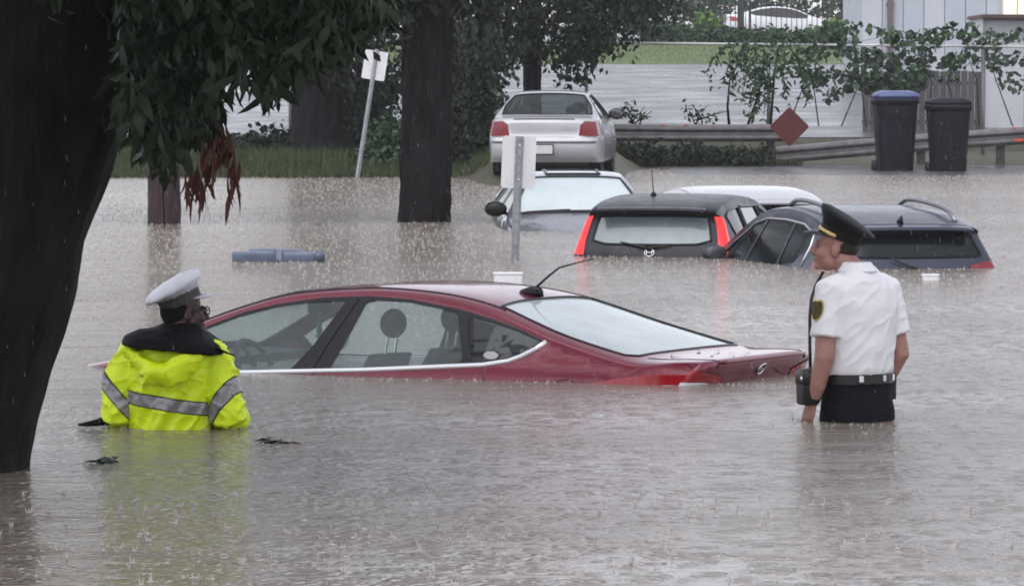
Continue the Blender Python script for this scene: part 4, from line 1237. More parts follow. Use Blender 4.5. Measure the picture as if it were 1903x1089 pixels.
def left_officer():
    p = onwater(327, 794)
    G = -1.0
    th = radians(166)
    root = empty('person', (p.x, p.y, G), th, 'person in fluorescent yellow rain jacket wading waist-deep beside the red car', 'person')
    b = MB()
    P, R = head(b, (-.035, -.045, 1.462), radians(-52), radians(-2))
    b.tube([(0, .02, 1.36), (-.015, -.005, 1.44), (-.03, -.025, 1.52)], [.075, .066, .062], 18)
    b.loft([ell((0, y0, z), rx, ry, 2.4, 28) for z, rx, ry, y0 in ((.80, .17, .13, 0), (1.0, .18, .13, 0), (1.2, .18, .13, 0), (1.35, .17, .11, 0), (1.44, .10, .08, 0))])
    arms = {1: [(.185, .02, 1.355), (.238, .05, 1.22), (.262, .06, 1.075), (.24, -.10, 1.00), (.15, -.25, .985)],
            -1: [(-.185, .02, 1.345), (-.242, .05, 1.20), (-.272, .055, 1.075), (-.24, -.10, 1.03), (-.12, -.24, 1.02)]}
    for s, pts in arms.items():
        b.tube(pts, [.06, .052, .046, .04, .03], 14)
        d = (Vector(pts[4]) - Vector(pts[3])).normalized()
        hand(b, pts[4], (0, 0, 1), (s, -.4, 0), d, 0.8)
    for s in (-1, 1):
        b.tube([(s * .09, 0, .86), (s * .10, 0, .48), (s * .11, .01, .08)], [.085, .06, .045], 14)
        b.tube([(s * .11, .05, .04), (s * .115, -.16, .035)], [.045, .04], 10)
    as_part('body', remesh(b, .006, 3, .4), skin_dark, root)
    hv = M('fluorescent_yellow_cloth', (0.76, 0.95, 0.008), 0.42, bump=0.12, bscale=140, var=0.05, vscale=10, spec=0.5)
    t = MB()
    t.loft([ell((x0, y0, z), rx, ry, 2.5, 40) for z, rx, ry, x0, y0 in ((.86, .215, .19, 0, 0), (.95, .212, .185, 0, 0), (1.05, .206, .18, 0, .005), (1.15, .208, .185, 0, .012), (1.26, .225, .185, 0, .02), (1.34, .225, .170, 0, .02), (1.40, .19, .14, 0, .01), (1.445, .12, .10, 0, 0), (1.47, .09, .085, -.005, -.01))])
    for s, pts in arms.items():
        t.tube([Vector(pts[0]) + Vector((-s * .05, 0, .0))] + pts, [.080, .096, .092, .092, .086, .062], 24)
    # hood lying folded on the back
    hood = [(-.190, .150, 1.385), (-.125, .225, 1.315), (-.05, .268, 1.262), (.02, .262, 1.266), (.11, .218, 1.322), (.19, .145, 1.385)]
    t.tube(hood, [(.030, .03), (.05, .04), (.058, .045), (.055, .042), (.045, .036), (.028, .03)], 16)
    t.ball((.0, .150, 1.335), (.17, .06, .075), 20, 12)
    me = remesh(t, .006, 3, .5)

    def jf(co, n):
        q = Vector((co.x, co.y, co.z))
        w = noise.noise(Vector((q.x * 7, q.y * 7, q.z * 4)) + Vector((9, 2, 4))) * .007
        w += noise.noise(Vector((q.x * 16 + q.z * 6, q.y * 14, q.z * 9))) * .004
        # soft pleats running down the back from the hood
        pl = 0.0
        if q.y > .05 and q.z < 1.21:
            u = q.x * .9 + (q.z - 1.1) * .55
            for c0, wd, hh in ((-.02, .028, .018), (.06, .022, -.012), (-.10, .026, .012), (-.055, .018, -.010)):
                pl += hh * math.exp(-((u - c0) / wd) ** 2)
            pl *= smoothstep(1.30, 1.18, q.z) if False else min(1, (1.21 - q.z) / .08)
        r = 1 - abs(noise.noise(Vector((q.x * 9 + q.z * 5, q.y * 8, q.z * 3.2 - q.x * 2))))
        r2 = 1 - abs(noise.noise(Vector((q.x * 6 - q.z * 9, q.y * 12, q.z * 12 + q.x * 8)) + Vector((4, 4, 1))))
        r3 = 1 - abs(noise.noise(Vector((q.x * 26 + q.z * 9, q.y * 24, q.z * 22 - q.x * 8))))
        return w + pl + .016 * (r ** 10 - .2) + .006 * (r2 ** 9 - .2) + .0015 * (r3 ** 7 - .2)
    displace(me, jf)
    jacket = as_part('rain_jacket', me, hv, root)
    # reflective bands cut out of the jacket's own surface
    refl = M('reflective_tape', (0.30, 0.30, 0.31), 0.35, 0.3, bump=0.1, bscale=300)
    blk = M('tape_edging', (0.012, 0.014, 0.010), 0.6)

    def band(name, po, pn, half, off, m, keep):
        bm = bmesh.new(); bm.from_mesh(me)
        pn = Vector(pn).normalized(); po = Vector(po)
        for sgn in (1, -1):
            bmesh.ops.bisect_plane(bm, geom=bm.verts[:] + bm.edges[:] + bm.faces[:], plane_co=po + pn * half * sgn, plane_no=pn, dist=1e-5)
        dead = [f for f in bm.faces if abs((f.calc_center_median() - po).dot(pn)) > half or not keep(f.calc_center_median())]
        bmesh.ops.delete(bm, geom=dead, context='FACES')
        bm.normal_update()
        for v in bm.verts: v.co += v.normal * off
        m2 = bpy.data.meshes.new(name); bm.to_mesh(m2); bm.free()
        return as_part(name, m2, m, jacket)
    for half, off, m, nm in ((.033, .0025, blk, 'tape_edge'), (.027, .0045, refl, 'reflective_band')):
        band(nm, (0, 0, 1.125), (-.14, 0, 1), half, off, m, lambda c: abs(c.x) < .196 - .10 * max(0, -(c.y)))
        for s, pts in arms.items():
            a1, a2 = Vector(pts[1]), Vector(pts[2])
            band(nm, a1 + (a2 - a1) * .60, (a2 - a1) + Vector((s * .13, .02, 0)), half, off, m, lambda c, s=s: c.x * s > .196 - .10 * max(0, -c.y))
    # black yoke and collar over the shoulders
    yk = M('black_rain_cloth', (0.004, 0.004, 0.005), 0.6, spec=.12, bump=.08, bscale=120)
    y = MB()
    y.loft([ell((-.016, -.020, 1.500), .084, .087, 2, 36), ell((-.008, -.005, 1.478), .112, .112, 2, 36)] + [[q + Vector((0, 0, (-.02 if q.x < 0 else .015) * abs(q.x) / .2)) for q in ell((x0, y0, z), rx, ry, 2.3, 36)] for z, rx, ry, x0, y0 in ((1.462, .170, .155, -.01, .02), (1.425, .240, .205, -.012, .045), (1.388, .258, .228, -.015, .050), (1.378, .248, .215, -.015, .050), (1.41, .20, .15, -.01, .02), (1.46, .10, .09, 0, 0))])
    me2 = remesh(y, .008, 3)
    displace(me2, folds(1.5, .005, 1.0))
    yoke = as_part('black_collar', me2, yk, jacket)
    MB().tube([(-.20, .12, 1.40), (-.27, .12, 1.375), (-.325, .10, 1.352)], [(.03, .008), (.02, .006), (.004, .003)], 10, up=(0, 1, .3)).build('collar_flap', yk, jacket, True)
    # dark trousers under the water
    tr = MB()
    tr.loft([ell((0, 0, z), rx, ry, 2.4, 28) for z, rx, ry in ((.74, .18, .14), (.90, .19, .15), (1.0, .18, .14))])
    for s in (-1, 1): tr.tube([(s * .09, 0, .82), (s * .10, 0, .48), (s * .11, .01, .06)], [.105, .09, .085], 16)
    as_part('trousers', remesh(tr, .012, 4), trouser_m, root)
    # loose black tail of the coat drifting out to the left
    cl = Matrix.Rotation(-th, 3, 'Z')
    tp = [cl @ (at(px, py, p.y + .02) - Vector((p.x, p.y, G))) for px, py in ((228, 772), (205, 779), (180, 785), (160, 788), (145, 789))]
    MB().tube(tp, [(.030, .03), (.028, .03), (.016, .025), (.010, .02), (.004, .01)], 10).build('coat_tail', yk, root, True)
    tp = [cl @ (at(px, py, p.y - .06) - Vector((p.x, p.y, G))) for px, py in ((402, 778), (418, 786), (430, 797))]
    MB().tube(tp, [.03, .034, .03], 12).build('cuff', yk, root, True)
    cap_R = R @ Matrix.Rotation(radians(-20), 3, 'X') @ Matrix.Rotation(radians(6), 3, 'Y')
    cover = M('rain_cap_cover', (0.70, 0.71, 0.78), 0.35, bump=.25, bscale=60, var=.10, vscale=14)
    peaked_cap(root, P(0, .020, .140), cap_R, cover, M('cap_band_cloth', (.06, .062, .055), .7, var=.6, vscale=60), M('white_visor', (.55, .55, .6), .4), None, wrinkle=.005, flat=.85, dome=.028, tl=.55)
    hb = MB().ball(P(0, .036, .098), (.081, .088, .092), 20, 12, R)
    hb.tube([P(0, .06, .05), P(0, .055, -.005)], [(.06, .045), (.05, .03)], 14)
    as_part('hair', remesh(hb, .008, 2), hair_black, root)
    g = MB()
    for s in (-1, 1):
        c = P(s * .034, -.100, .090)
        g.tube([c + R @ Vector((.027 * cos(a), -.004 * abs(cos(a)), .020 * sin(a))) for a in [2 * pi * k / 18 for k in range(19)]], (.0030), 6, caps=False)
        g.tube([P(s * .062, -.104, .096), P(s * .080, -.04, .094), P(s * .084, .012, .088)], .0035, 6)
    g.tube([P(-.008, -.113, .094), P(.008, -.113, .094)], .003, 6)
    g.build('spectacles', M('dark_spectacle_frame', (.02, .012, .010), .3), root, True)


right_officer()
left_officer()

# ------------------------------------------------------------------ trees
bark_near = M('dark_wet_bark', (0.018, 0.015, 0.013), 0.75, spec=.12, var=0.5, vscale=9, bump=0.7, bscale=40, stretch=(1, 1, .25))
bark_mid = M('grey_wet_bark', (0.018, 0.0155, 0.0165), 0.8, spec=.15, var=0.5, vscale=9, bump=0.7, bscale=40, stretch=(1, 1, .25))
bark_purple = M('purple_brown_bark', (0.050, 0.030, 0.034), 0.8, var=0.4, vscale=10, bump=0.6, bscale=40, stretch=(1, 1, .3))


def leaf_material(name, a, b, rough=0.42):
    m = M(name, a, rough, var=0.5, vscale=1.6, col2=b, spec=0.22)
    p = m.node_tree.nodes['Principled BSDF']
    return m


leaf_near = leaf_material('near_leaves', (0.020, 0.035, 0.015), (0.011, 0.018, 0.010))
leaf_far = leaf_material('bank_leaves', (0.024, 0.035, 0.018), (0.011, 0.016, 0.010), .5)
leaf_vine = leaf_material('vine_leaves', (0.055, 0.105, 0.050), (0.030, 0.055, 0.030), .45)
leaf_bright = leaf_material('bright_leaves', (0.14, 0.24, 0.05), (0.08, 0.14, 0.035), .5)
leaf_dead = leaf_material('dead_leaves', (0.105, 0.032, 0.018), (0.045, 0.016, 0.012), .55)


def trunk(name, parent, pts, radii, m, seg=40, rings=90, amp=0.06, furrow=9.0, seed=0.0):
    """tapered stem with furrowed bark in the mesh"""
    pts = [Vector(p) for p in pts]
    n = len(pts) - 1
    vs, fs = [], []
    for i in range(rings + 1):
        u = i / rings * n; c = Vector(catmull([tuple(p) for p in pts], min(u, n - 1e-6))); r = catmull([(q,) for q in radii], min(u, n - 1e-6))[0]
        for k in range(seg):
            a = 2 * pi * k / seg
            d = Vector((cos(a), sin(a), 0))
            q = Vector((cos(a) * furrow * .5, sin(a) * furrow * .5, c.z * 1.1 + seed))
            rid = 1 - abs(noise.noise(q)) * 2.2
            lump = noise.noise(Vector((cos(a) * 1.3, sin(a) * 1.3, c.z * 1.6 + seed)))
            fine = noise.noise(Vector((cos(a) * furrow * 1.6, sin(a) * furrow * 1.6, c.z * 6 + seed)))
            vs.append(c + d * r * (1 + amp * rid + .07 * lump + amp * .5 * fine))
    for i in range(rings):
        for k in range(seg):
            fs.append((i * seg + k, i * seg + (k + 1) % seg, (i + 1) * seg + (k + 1) % seg, (i + 1) * seg + k))
    fs.append(tuple(rings * seg + k for k in range(seg)))
    return mesh(name, vs, fs, m, parent, True)


def leaf_verts(L, w, droop, fold):
    """pointed leaf along +x, 10 vertices"""
    out = []
    for t, ww in ((0, .02), (.18, .62), (.45, 1.0), (.75, .62), (1.0, .0)):
        z = -droop * L * t * t
        out.append((L * t, ww * w, z + fold * w * ww)); out.append((L * t, -ww * w, z + fold * w * ww))
    return out


LEAF_F = [(0, 1, 3, 2), (2, 3, 5, 4), (4, 5, 7, 6), (6, 7, 9, 8)]


def rand_rot(rn, down=0.8):
    d = Vector((rn.gauss(0, 1), rn.gauss(0, 1), rn.gauss(0, .6) - down * 1.6)).normalized()
    s = Vector((rn.gauss(0, 1), rn.gauss(0, 1), rn.gauss(0, 1)))
    y = (s - d * s.dot(d)).normalized(); z = d.cross(y)
    return Matrix((d, y, z)).transposed()


def leaf_mass(name, parent, pts, rn, L, w, m, down=0.8, simple=False, kind='stuff'):
    vs, fs = [], []
    for p in pts:
        R = rand_rot(rn, down); s = rn.uniform(.5, 1.3)
        if simple:
            q = [Vector((0, 0, 0)), Vector((L * .5, w, .1 * L)), Vector((L, 0, 0)), Vector((L * .5, -w, .1 * L))]
            b = len(vs); vs += [p + R @ (v * s) for v in q]; fs += [(b, b + 1, b + 2), (b, b + 2, b + 3)]
        else:
            b = len(vs); vs += [p + R @ (Vector(v) * s) for v in leaf_verts(L, w, .25, .25)]
            fs += [tuple(i + b for i in f) for f in LEAF_F]
    o = mesh(name, vs, fs, m, parent, not simple)
    if kind: o['kind'] = kind
    return o


def blob_points(rn, blobs, n, clump=6, spread=.12):
    """points gathered in twig-end clumps inside ellipsoids, thinner towards the middle"""
    tot = sum(b[1][0] * b[1][2] for b in blobs); out = []
    for c, r in blobs:
        k = int(n * r[0] * r[2] / tot / clump)
        for _ in range(k):
            while True:
                v = Vector((rn.uniform(-1, 1), rn.uniform(-1, 1), rn.uniform(-1, 1)))
                if v.length < 1 and rn.random() < .35 + .65 * v.length: break
            q = Vector(c) + Vector((v.x * r[0], v.y * r[1], v.z * r[2]))
            for _ in range(clump): out.append(q + Vector((rn.gauss(0, spread), rn.gauss(0, spread), rn.gauss(0, spread))))
    return out


def in_poly(rn, poly):
    xs_ = [p[0] for p in poly]; ys_ = [p[1] for p in poly]
    while True:
        q = (rn.uniform(min(xs_), max(xs_)), rn.uniform(min(ys_), max(ys_)))
        if inside(q, poly): return q


def near_tree():
    rn = random.Random(11)
    Y = 20.6
    root = empty('leaning_tree', onwater(-130, 872) - Vector((0, 0, 1.0)), label='big dark tree leaning in at the left edge with drooping leaves', cat='tree')
    o = root.location.copy()
    ctr = [(-150, 1180, .46), (-140, 960, .42), (-128, 850, .395), (-105, 740, .41), (-75, 640, .41), (-55, 560, .42), (-30, 470, .41), (5, 370, .41), (35, 270, .41), (60, 170, .42), (90, 60, .45), (125, -60, .46), (180, -260, .36), (260, -560, .28)]
    trunk('trunk', root, [at(px, py, Y) - o for px, py, r in ctr], [r for *_, r in ctr], bark_near, 72, 170, .05, 10.0)
    for k, (pts, r0) in enumerate((([(140, -30, 20.6), (330, -70, 20.0), (560, -40, 19.4), (760, -60, 18.8)], .12), ([(100, 60, 20.4), (190, 20, 20.0), (215, 85, 19.8), (260, 150, 19.6)], .02),
                                  ([(130, -80, 20.6), (80, -500, 19.0), (40, -900, 17.0)], .22), ([(130, -60, 20.6), (300, -420, 18.5), (520, -720, 16.2)], .20), ([(120, -80, 20.6), (-200, -420, 20.0), (-600, -700, 19.0)], .2))):
        P = [at(a, b, c) - o for a, b, c in pts]
        trunk('branch', root, P, [r0 * (1 - .75 * i / (len(P) - 1)) for i in range(len(P))], bark_near, 14, 30, .05, 6.0, seed=k * 3.0)
    # leaves seen against the flood: the largest ones one by one
    crown = bpy.data.objects.new('crown', None); COL.objects.link(crown); crown.parent = root
    region = [(215, -60), (225, 200), (250, 250), (280, 300), (310, 315), (345, 250), (395, 235), (412, 200), (420, 130), (450, 105), (485, 108), (495, 190), (515, 185), (533, 130), (560, 125), (620, 105), (665, 72), (690, 55), (725, 35), (745, -60)]
    dense = []
    while len(dense) < 4600:
        px, py = in_poly(rn, region)
        if rn.random() > (1.0 if py < 60 or px < 400 else .72): continue
        dense.append(at(px, py, rn.uniform(18.6, 20.3)) - o)
    leaf_mass('foliage', crown, dense, rn, .088, .017, leaf_near, 1.1)
    protos = []
    for k in range(5):
        me = bpy.data.meshes.new('leaf')
        me.from_pydata(leaf_verts(.085 + .013 * k, .015 + .003 * (k % 3), .12 + .1 * k, .2), [], LEAF_F)
        me.materials.append(leaf_near); me.shade_smooth(); protos.append(me)
    fringe = [(228, 190, 250), (250, 215, 250), (235, 235, 275), (290, 255, 320), (315, 250, 330), (335, 240, 330), (400, 170, 235), (430, 130, 185), (445, 155, 200), (455, 120, 190), (480, 140, 215), (500, 160, 218), (518, 160, 215), (540, 130, 180), (570, 110, 170), (600, 100, 160), (630, 90, 130), (655, 70, 110), (690, 40, 85), (715, 30, 75), (730, 20, 70)]
    cnt = 0
    while cnt < 285:
        x, y0, y1 = rn.choice(fringe)
        q = at(x + rn.gauss(0, 14), rn.uniform(y0 - 70, y1 - 40), rn.uniform(18.3, 18.8)) - o
        ob = link('leaf', rn.choice(protos), crown)
        ob.matrix_local = Matrix.Translation(q) @ rand_rot(rn, 1.3).to_4x4() @ Matrix.Scale(rn.uniform(.7, 1.1), 4)
        cnt += 1
    # the crown above and in front of the frame, which the water below mirrors
    hi = []
    for c, r in (((-1.0, 19.5, 5.6), (3.0, 2.6, 1.7)), ((-3.6, 19.5, 4.6), (2.6, 3.0, 2.0)), ((-2.6, 16.0, 4.8), (2.6, 2.6, 1.6)), ((-1.6, 22.5, 6.2), (2.6, 2.2, 1.7)), ((-4.5, 23.5, 5.6), (2.5, 2.5, 2.2))):
        hi += [(Vector(c) - o, r)]
    leaf_mass('lower_foliage', crown, blob_points(rn, [(Vector((-1.9, 19.4, 3.05)) - o, (2.1, 1.2, .95)), (Vector((-2.3, 17.2, 3.5)) - o, (1.5, 1.4, .9))], 6000, 7, .12), rn, .13, .035, leaf_near, .8, simple=True)
    leaf_mass('upper_foliage', crown, blob_points(rn, hi, 15000, 7, .20), rn, .20, .05, leaf_near, .8, simple=True)
    # withered sprays hanging below
    dead = bpy.data.objects.new('withered_spray', None); COL.objects.link(dead); dead.parent = root
    dp = []
    for k in range(3):
        me = bpy.data.meshes.new('dead_leaf'); me.from_pydata(leaf_verts(.10 + .03 * k, .011, .1, .7), [], LEAF_F); me.materials.append(leaf_dead); me.shade_smooth(); dp.append(me)
    for (x, y0, y1, n) in ((350, 310, 395, 8), (368, 315, 405, 10), (383, 305, 415, 12), (395, 260, 330, 12), (410, 250, 320, 13), (428, 270, 340, 9), (431, 320, 400, 9), (438, 300, 350, 6), (342, 330, 385, 4), (375, 250, 320, 9)):
        for _ in range(n):
            q = at(x + rn.gauss(0, 6), rn.uniform(y0 - 25, y1 - 48), 18.9 + rn.gauss(0, .08)) - o
            ob = link('dead_leaf', rn.choice(dp), dead)
            ob.matrix_local = Matrix.Translation(q) @ rand_rot(rn, 3.2).to_4x4() @ Matrix.Scale(rn.uniform(.7, 1.0), 4)
    for pts in ([(380, 150), (392, 220), (385, 290), (372, 350)], [(405, 160), (412, 215), (432, 270), (436, 340)], [(392, 230), (402, 280), (380, 360)], [(300, 120), (310, 200), (300, 300), (306, 425)]):
        MB().tube([at(a, b, 18.95) - o for a, b in pts], [.006, .004, .003, .002][:len(pts)], 6).build('twig', bark_near, dead)


near_tree()


def standing_tree(name, label, px, py, w, Y, m, top=-140, lean=0, seed=0, base_z=None, crown_blobs=None, n=2500, L=.14, wd=.035, lm=None, limbs=(), group=None, spread=.16, high=None, nh=3500):
    rn = random.Random(int(seed * 10) + 3)
    b = at(px, py, Y)
    bz = (b.z if base_z is None else base_z)
    root = empty(name, (b.x, Y, bz), label=label, cat='tree', group=group)
    r = w / 2 * Y / F_PX
    h = at(px, top, Y).z - bz
    lx = lean * Y / F_PX
    trunk('trunk', root, [(0, 0, -.05), (lx * .1, 0, h * .12), (lx * .35, 0, h * .38), (lx * .7, 0, h * .7), (lx, 0, h)], [r * 1.10, r * 1.0, r * .97, r * .95, r * .9], m, 64, 120, .11, 10.0, seed)
    for pts, r0 in limbs:
        P = [at(a, c, Y + d) - root.location for a, c, d in pts]
        trunk('branch', root, P, [r0 * (1 - .7 * i / (len(P) - 1)) for i in range(len(P))], m, 12, 24, .05, 5.0, seed + 2)
    if crown_blobs:
        bl = [(at(a, c, Y + d) - root.location, (rx * Y / F_PX, ry, rz * Y / F_PX)) for a, c, d, rx, ry, rz in crown_blobs]
        leaf_mass('crown', root, blob_points(rn, bl, n, 7, spread), rn, L, wd, lm or leaf_far, .9, simple=True)
    if high:
        # unseen rest of the tree, shaped for its dark reflection in the water
        bl = [(Vector((cx, cy, cz - bz)), r) for cx, cy, cz, r in high]
        leaf_mass('upper_crown', root, blob_points(rn, bl, nh, 7, .35), rn, .36, .13, lm or leaf_far, .7, simple=True)
        tz = max(b[0].z for b in bl)
        trunk('upper_trunk', root, [(lx, 0, h - .05), (lx * 1.1, .1, h + (tz - h) * .5), (lx * 1.1, 0, tz)], [r * .9, r * .7, r * .3], m, 20, 30, .08, 6.0, seed + 1)
        for q, rr in bl:
            trunk('limb', root, [(lx * 1.05, 0, h + .4), (q.x * .55, q.y * .5, h + (q.z - h) * .65), (q.x, q.y, q.z)], [r * .4, r * .25, r * .08], m, 10, 16, .05, 5.0, seed + 4)
    return root


standing_tree('flooded_tree', 'broad dark trunk standing in the water left of the white parked car', 787, 412, 92, 57.4, bark_mid, lean=12, seed=1, base_z=-1.0,
              crown_blobs=[(700, -40, -.5, 120, 1.5, 70), (880, -30, .5, 130, 1.5, 60), (640, -90, 0, 160, 2, 70), (800, -110, 0, 220, 2.0, 50)], n=4200, L=.15, wd=.04,
              limbs=[([(800, 60, 0), (880, -20, .4), (960, -90, .8)], .10), ([(780, 20, 0), (700, -40, -.3), (620, -90, -.5)], .10)])
standing_tree('flooded_tree', 'slim purple-brown trunk standing in the water behind the withered leaves', 306, 416, 58, 56.6, bark_purple, lean=-6, seed=2, base_z=-1.0,
              crown_blobs=[(300, -60, 0, 160, 1.5, 70), (300, -160, 0, 220, 2.0, 90)], n=1500, L=.15, wd=.04, high=[(-.4, 0, 6.2, (1.9, 2.4, 2.6)), (-2.4, .5, 7.8, (2.2, 2.4, 2.8)), (-.6, 0, 10.4, (1.6, 2.2, 2.6)), (-1.8, 0, 13, (2.2, 2.2, 2.2))], nh=4200)
standing_tree('bank_tree', 'thick dark trunk on the left bank behind the leaning sign', 598, 300, 108, 91.0, bark_mid, lean=4, seed=3,
              crown_blobs=[(600, 60, -1, 120, 2, 80), (700, 90, -1.5, 70, 1.5, 90), (640, -60, 0, 220, 3, 110), (560, 40, .5, 60, 1.2, 90), (690, 160, -1, 60, 1, 70)], n=5200, L=.17, wd=.05, high=[(-3.5, 0, 7.5, (2.8, 3, 3.4)), (-1.4, 0, 6.6, (1.6, 2, 2.4)), (-3.6, 0, 13, (2.6, 3, 3.0))], nh=3200)
standing_tree('bank_tree', 'slender trunk with dark hanging foliage rising behind the white parked car', 990, 305, 32, 96.2, bark_mid, lean=-2, seed=4,
              crown_blobs=[(930, 30, -1, 95, 2, 90), (1050, 20, -1, 90, 2, 85), (1130, 30, -1.2, 75, 1.6, 65), (1200, 0, -1, 70, 1.6, 50), (1090, 80, -1.3, 35, 1, 50), (880, 90, -1.5, 60, 1.4, 90), (1000, -80, 0, 280, 3, 90), (1060, 110, -1.2, 30, .8, 35)], n=9000, L=.17, wd=.05,
              limbs=[([(988, 120, 0), (1060, 60, -.6), (1140, 20, -1)], .07), ([(990, 100, 0), (930, 40, -.6), (880, 20, -1)], .07)])
for k, (px, py, w, Y) in enumerate(((858, 318, 14, 88.0), (884, 316, 10, 87.0), (905, 312, 12, 89.5))):
    standing_tree('sapling', ['leftmost of three thin stems left of the white parked car', 'middle one of three thin stems left of the white parked car', 'rightmost of three thin stems left of the white parked car'][k], px, py, w, Y, bark_mid, top=-40, lean=(-30, 14, 24)[k], seed=5 + k,
                  crown_blobs=[(870 + 14 * k, 210, -.3, 30, .6, 70), (860 + 20 * k, 110, 0, 40, .8, 80)], n=900, L=.15, wd=.045, group='thin stems on the bank')


def shrub(name, label, px, py, Y, blobs, n, m=leaf_far, L=.14, wd=.045, group=None, base=None, spread=.10):
    rn = random.Random(int(px * 7 + py))
    b = at(px, py, Y)
    root = empty(name, b, label=label, cat='shrub', group=group)
    if base is not None: root.location.z = base
    bl = [(at(a, c, Y + d) - root.location, (rx * Y / F_PX, ry, rz * Y / F_PX)) for a, c, d, rx, ry, rz in blobs]
    leaf_mass('foliage', root, blob_points(rn, bl, n, 6, spread), rn, L, wd, m, .3, simple=True)
    st = MB()
    for k in range(5):
        c = bl[k % len(bl)][0]
        st = MB().tube([(rn.uniform(-.1, .1), rn.uniform(-.1, .1), -.05), c * .5 + Vector((rn.gauss(0, .08), 0, 0)), c + Vector((rn.gauss(0, .2), 0, .1))], [.02, .014, .006], 6)
        st.build('stem', bark_mid, root)
    return root


shrub('shrub', 'dark shrub filling the gap beside the broad flooded trunk', 880, 322, 86.5, [(880, 290, 0, 45, .8, 45), (865, 235, .2, 40, .7, 50), (895, 180, .3, 30, .6, 40)], 2600, group='shrubs on the bank')
shrub('shrub', 'low green shrub at the foot of the leaning sign', 705, 325, 87.0, [(705, 300, 0, 45, .8, 28), (725, 260, .2, 30, .6, 40)], 1500, leaf_vine, group='shrubs on the bank')
shrub('shrub', 'dark hedge-like shrub between the purple-brown trunk and the thick bank trunk', 470, 318, 92.0, [(440, 285, 0, 80, 1.2, 26), (520, 270, 0, 60, 1.0, 30), (370, 285, .2, 60, 1, 24)], 2600, group='shrubs on the bank')
shrub('shrub', 'dark low shrub right of the big leaning tree at the water edge', 240, 318, 92.0, [(235, 288, 0, 60, 1.0, 26), (300, 285, .2, 50, 1, 24)], 1400, group='shrubs on the bank')
shrub('shrub', 'dark undergrowth between the thick bank trunk and the broad flooded trunk', 665, 318, 93.0, [(665, 250, 0, 60, 1.0, 55), (640, 200, .3, 60, .8, 60), (700, 190, .2, 45, .8, 70)], 3200, group='shrubs on the bank')
shrub('shrub', 'weedy undergrowth under the guardrail beside the white parked car', 1220, 312, 93.6, [(1180, 285, 0, 55, .5, 20), (1280, 288, 0, 70, .5, 18), (1380, 290, 0, 60, .5, 16)], 1700, leaf_far, .12, .035, group='shrubs on the bank', spread=.07)
shrub('shrub', 'feathery young plant poking up above the left guardrail', 1180, 240, 96.2, [(1170, 208, 0, 22, .2, 12), (1195, 216, 0, 18, .2, 10)], 90, leaf_vine, .12, .03, spread=.06)
shrub('shrub', 'sparse leafy sprig against the wet lot left of the vine', 1300, 235, 96.2, [(1292, 205, 0, 22, .2, 16), (1320, 215, 0, 16, .2, 10)], 80, leaf_vine, .11, .03, spread=.06)
shrub('shrub', 'bright green bush at the foot of the iron fence', 1310, 62, 187.5, [(1308, 42, 0, 22, .8, 14)], 420, leaf_bright, .22, .08, group='bushes along the iron fence')
shrub('shrub', 'small bright green bush at the right end of the iron fence', 1560, 62, 187.5, [(1556, 52, 0, 20, .8, 9)], 420, leaf_bright, .22, .08, group='bushes along the iron fence')
shrub('shrub', 'dull green hedge below the iron fence', 1420, 80, 186.0, [(1240, 62, 0, 60, 1, 18), (1330, 66, 0, 60, 1, 15), (1430, 68, 0, 70, 1, 13), (1540, 68, 0, 70, 1, 12)], 3200, leaf_vine, .22, .08, group='bushes along the iron fence')
shrub('shrub', 'dark bush far off at the top between the iron fence and the trees', 1240, 40, 214.0, [(1230, 10, 0, 60, 1.5, 40), (1300, -10, 0, 60, 1.5, 40), (1150, 10, 0, 60, 1.5, 50)], 2600, leaf_vine, .26, .09, group='bushes along the iron fence')

shrub('shrub', 'grey-green hedge added far off as a darker backdrop to the white car at the top', 1460, 50, 226.0, [(1340, 20, 0, 70, 1.2, 45), (1440, 15, .3, 70, 1.2, 50), (1540, 20, 0, 70, 1.2, 45), (1610, 10, .2, 50, 1.2, 50), (1400, -50, .3, 90, 1.4, 45), (1540, -50, .3, 90, 1.4, 45)], 5200, leaf_material('far_hedge_leaves', (0.10, 0.12, 0.085), (0.06, 0.075, 0.055), .6), .30, .10, group='bushes along the iron fence', base=3.5)  # added hedge, so the white car stands out from the bright sky

# ------------------------------------------------------------------ grass on the bank
def grass(name, label, n, region, h, m, seed):
    rn = random.Random(seed); vs, fs = [], []
    for _ in range(n):
        x, y = region(rn); z = zg(x, y)
        if z < -.02: continue
        a = rn.uniform(0, 6.28); hh = h * rn.uniform(.5, 1.3); w = .012
        b = len(vs); dx, dy = cos(a) * w, sin(a) * w
        lx, ly = rn.gauss(0, .06), rn.gauss(0, .06)
        vs += [(x - dx, y - dy, z - .02), (x + dx, y + dy, z - .02), (x + lx, y + ly, z + hh)]
        fs.append((b, b + 1, b + 2))
    o = mesh(name, vs, fs, m)
    tag(o, label, 'grass', kind='stuff')


grass_m = leaf_material('wet_grass', (0.075, 0.10, 0.035), (0.04, 0.05, 0.024), .55)
grass('bank_grass', 'rough green grass along the left bank', 26000, lambda rn: (rn.uniform(-8.2, -.4), rn.uniform(83.5, 97)), .20, grass_m, 2)
grass('verge_grass', 'rough weeds and grass below the guardrails', 14000, lambda rn: (rn.uniform(1.4, 5.6), rn.uniform(93.6, 97)), .16, leaf_material('verge_weeds', (0.085, 0.10, 0.05), (0.05, 0.055, 0.035), .6), 4)
grass('far_grass', 'pale mown grass on the far slope', 20000, lambda rn: (rn.uniform(-12, 14), rn.uniform(171, 187)), .14, leaf_material('mown_grass', (0.15, 0.20, 0.07), (0.11, 0.15, 0.055), .6), 6)

# ------------------------------------------------------------------ signs
post_m = M('galvanised_post', (0.34, 0.35, 0.37), 0.45, 0.5, var=0.3, vscale=12, bump=.1)
sign_back = M('sign_back', (0.72, 0.72, 0.73), 0.5, 0.0, var=0.10, vscale=6)


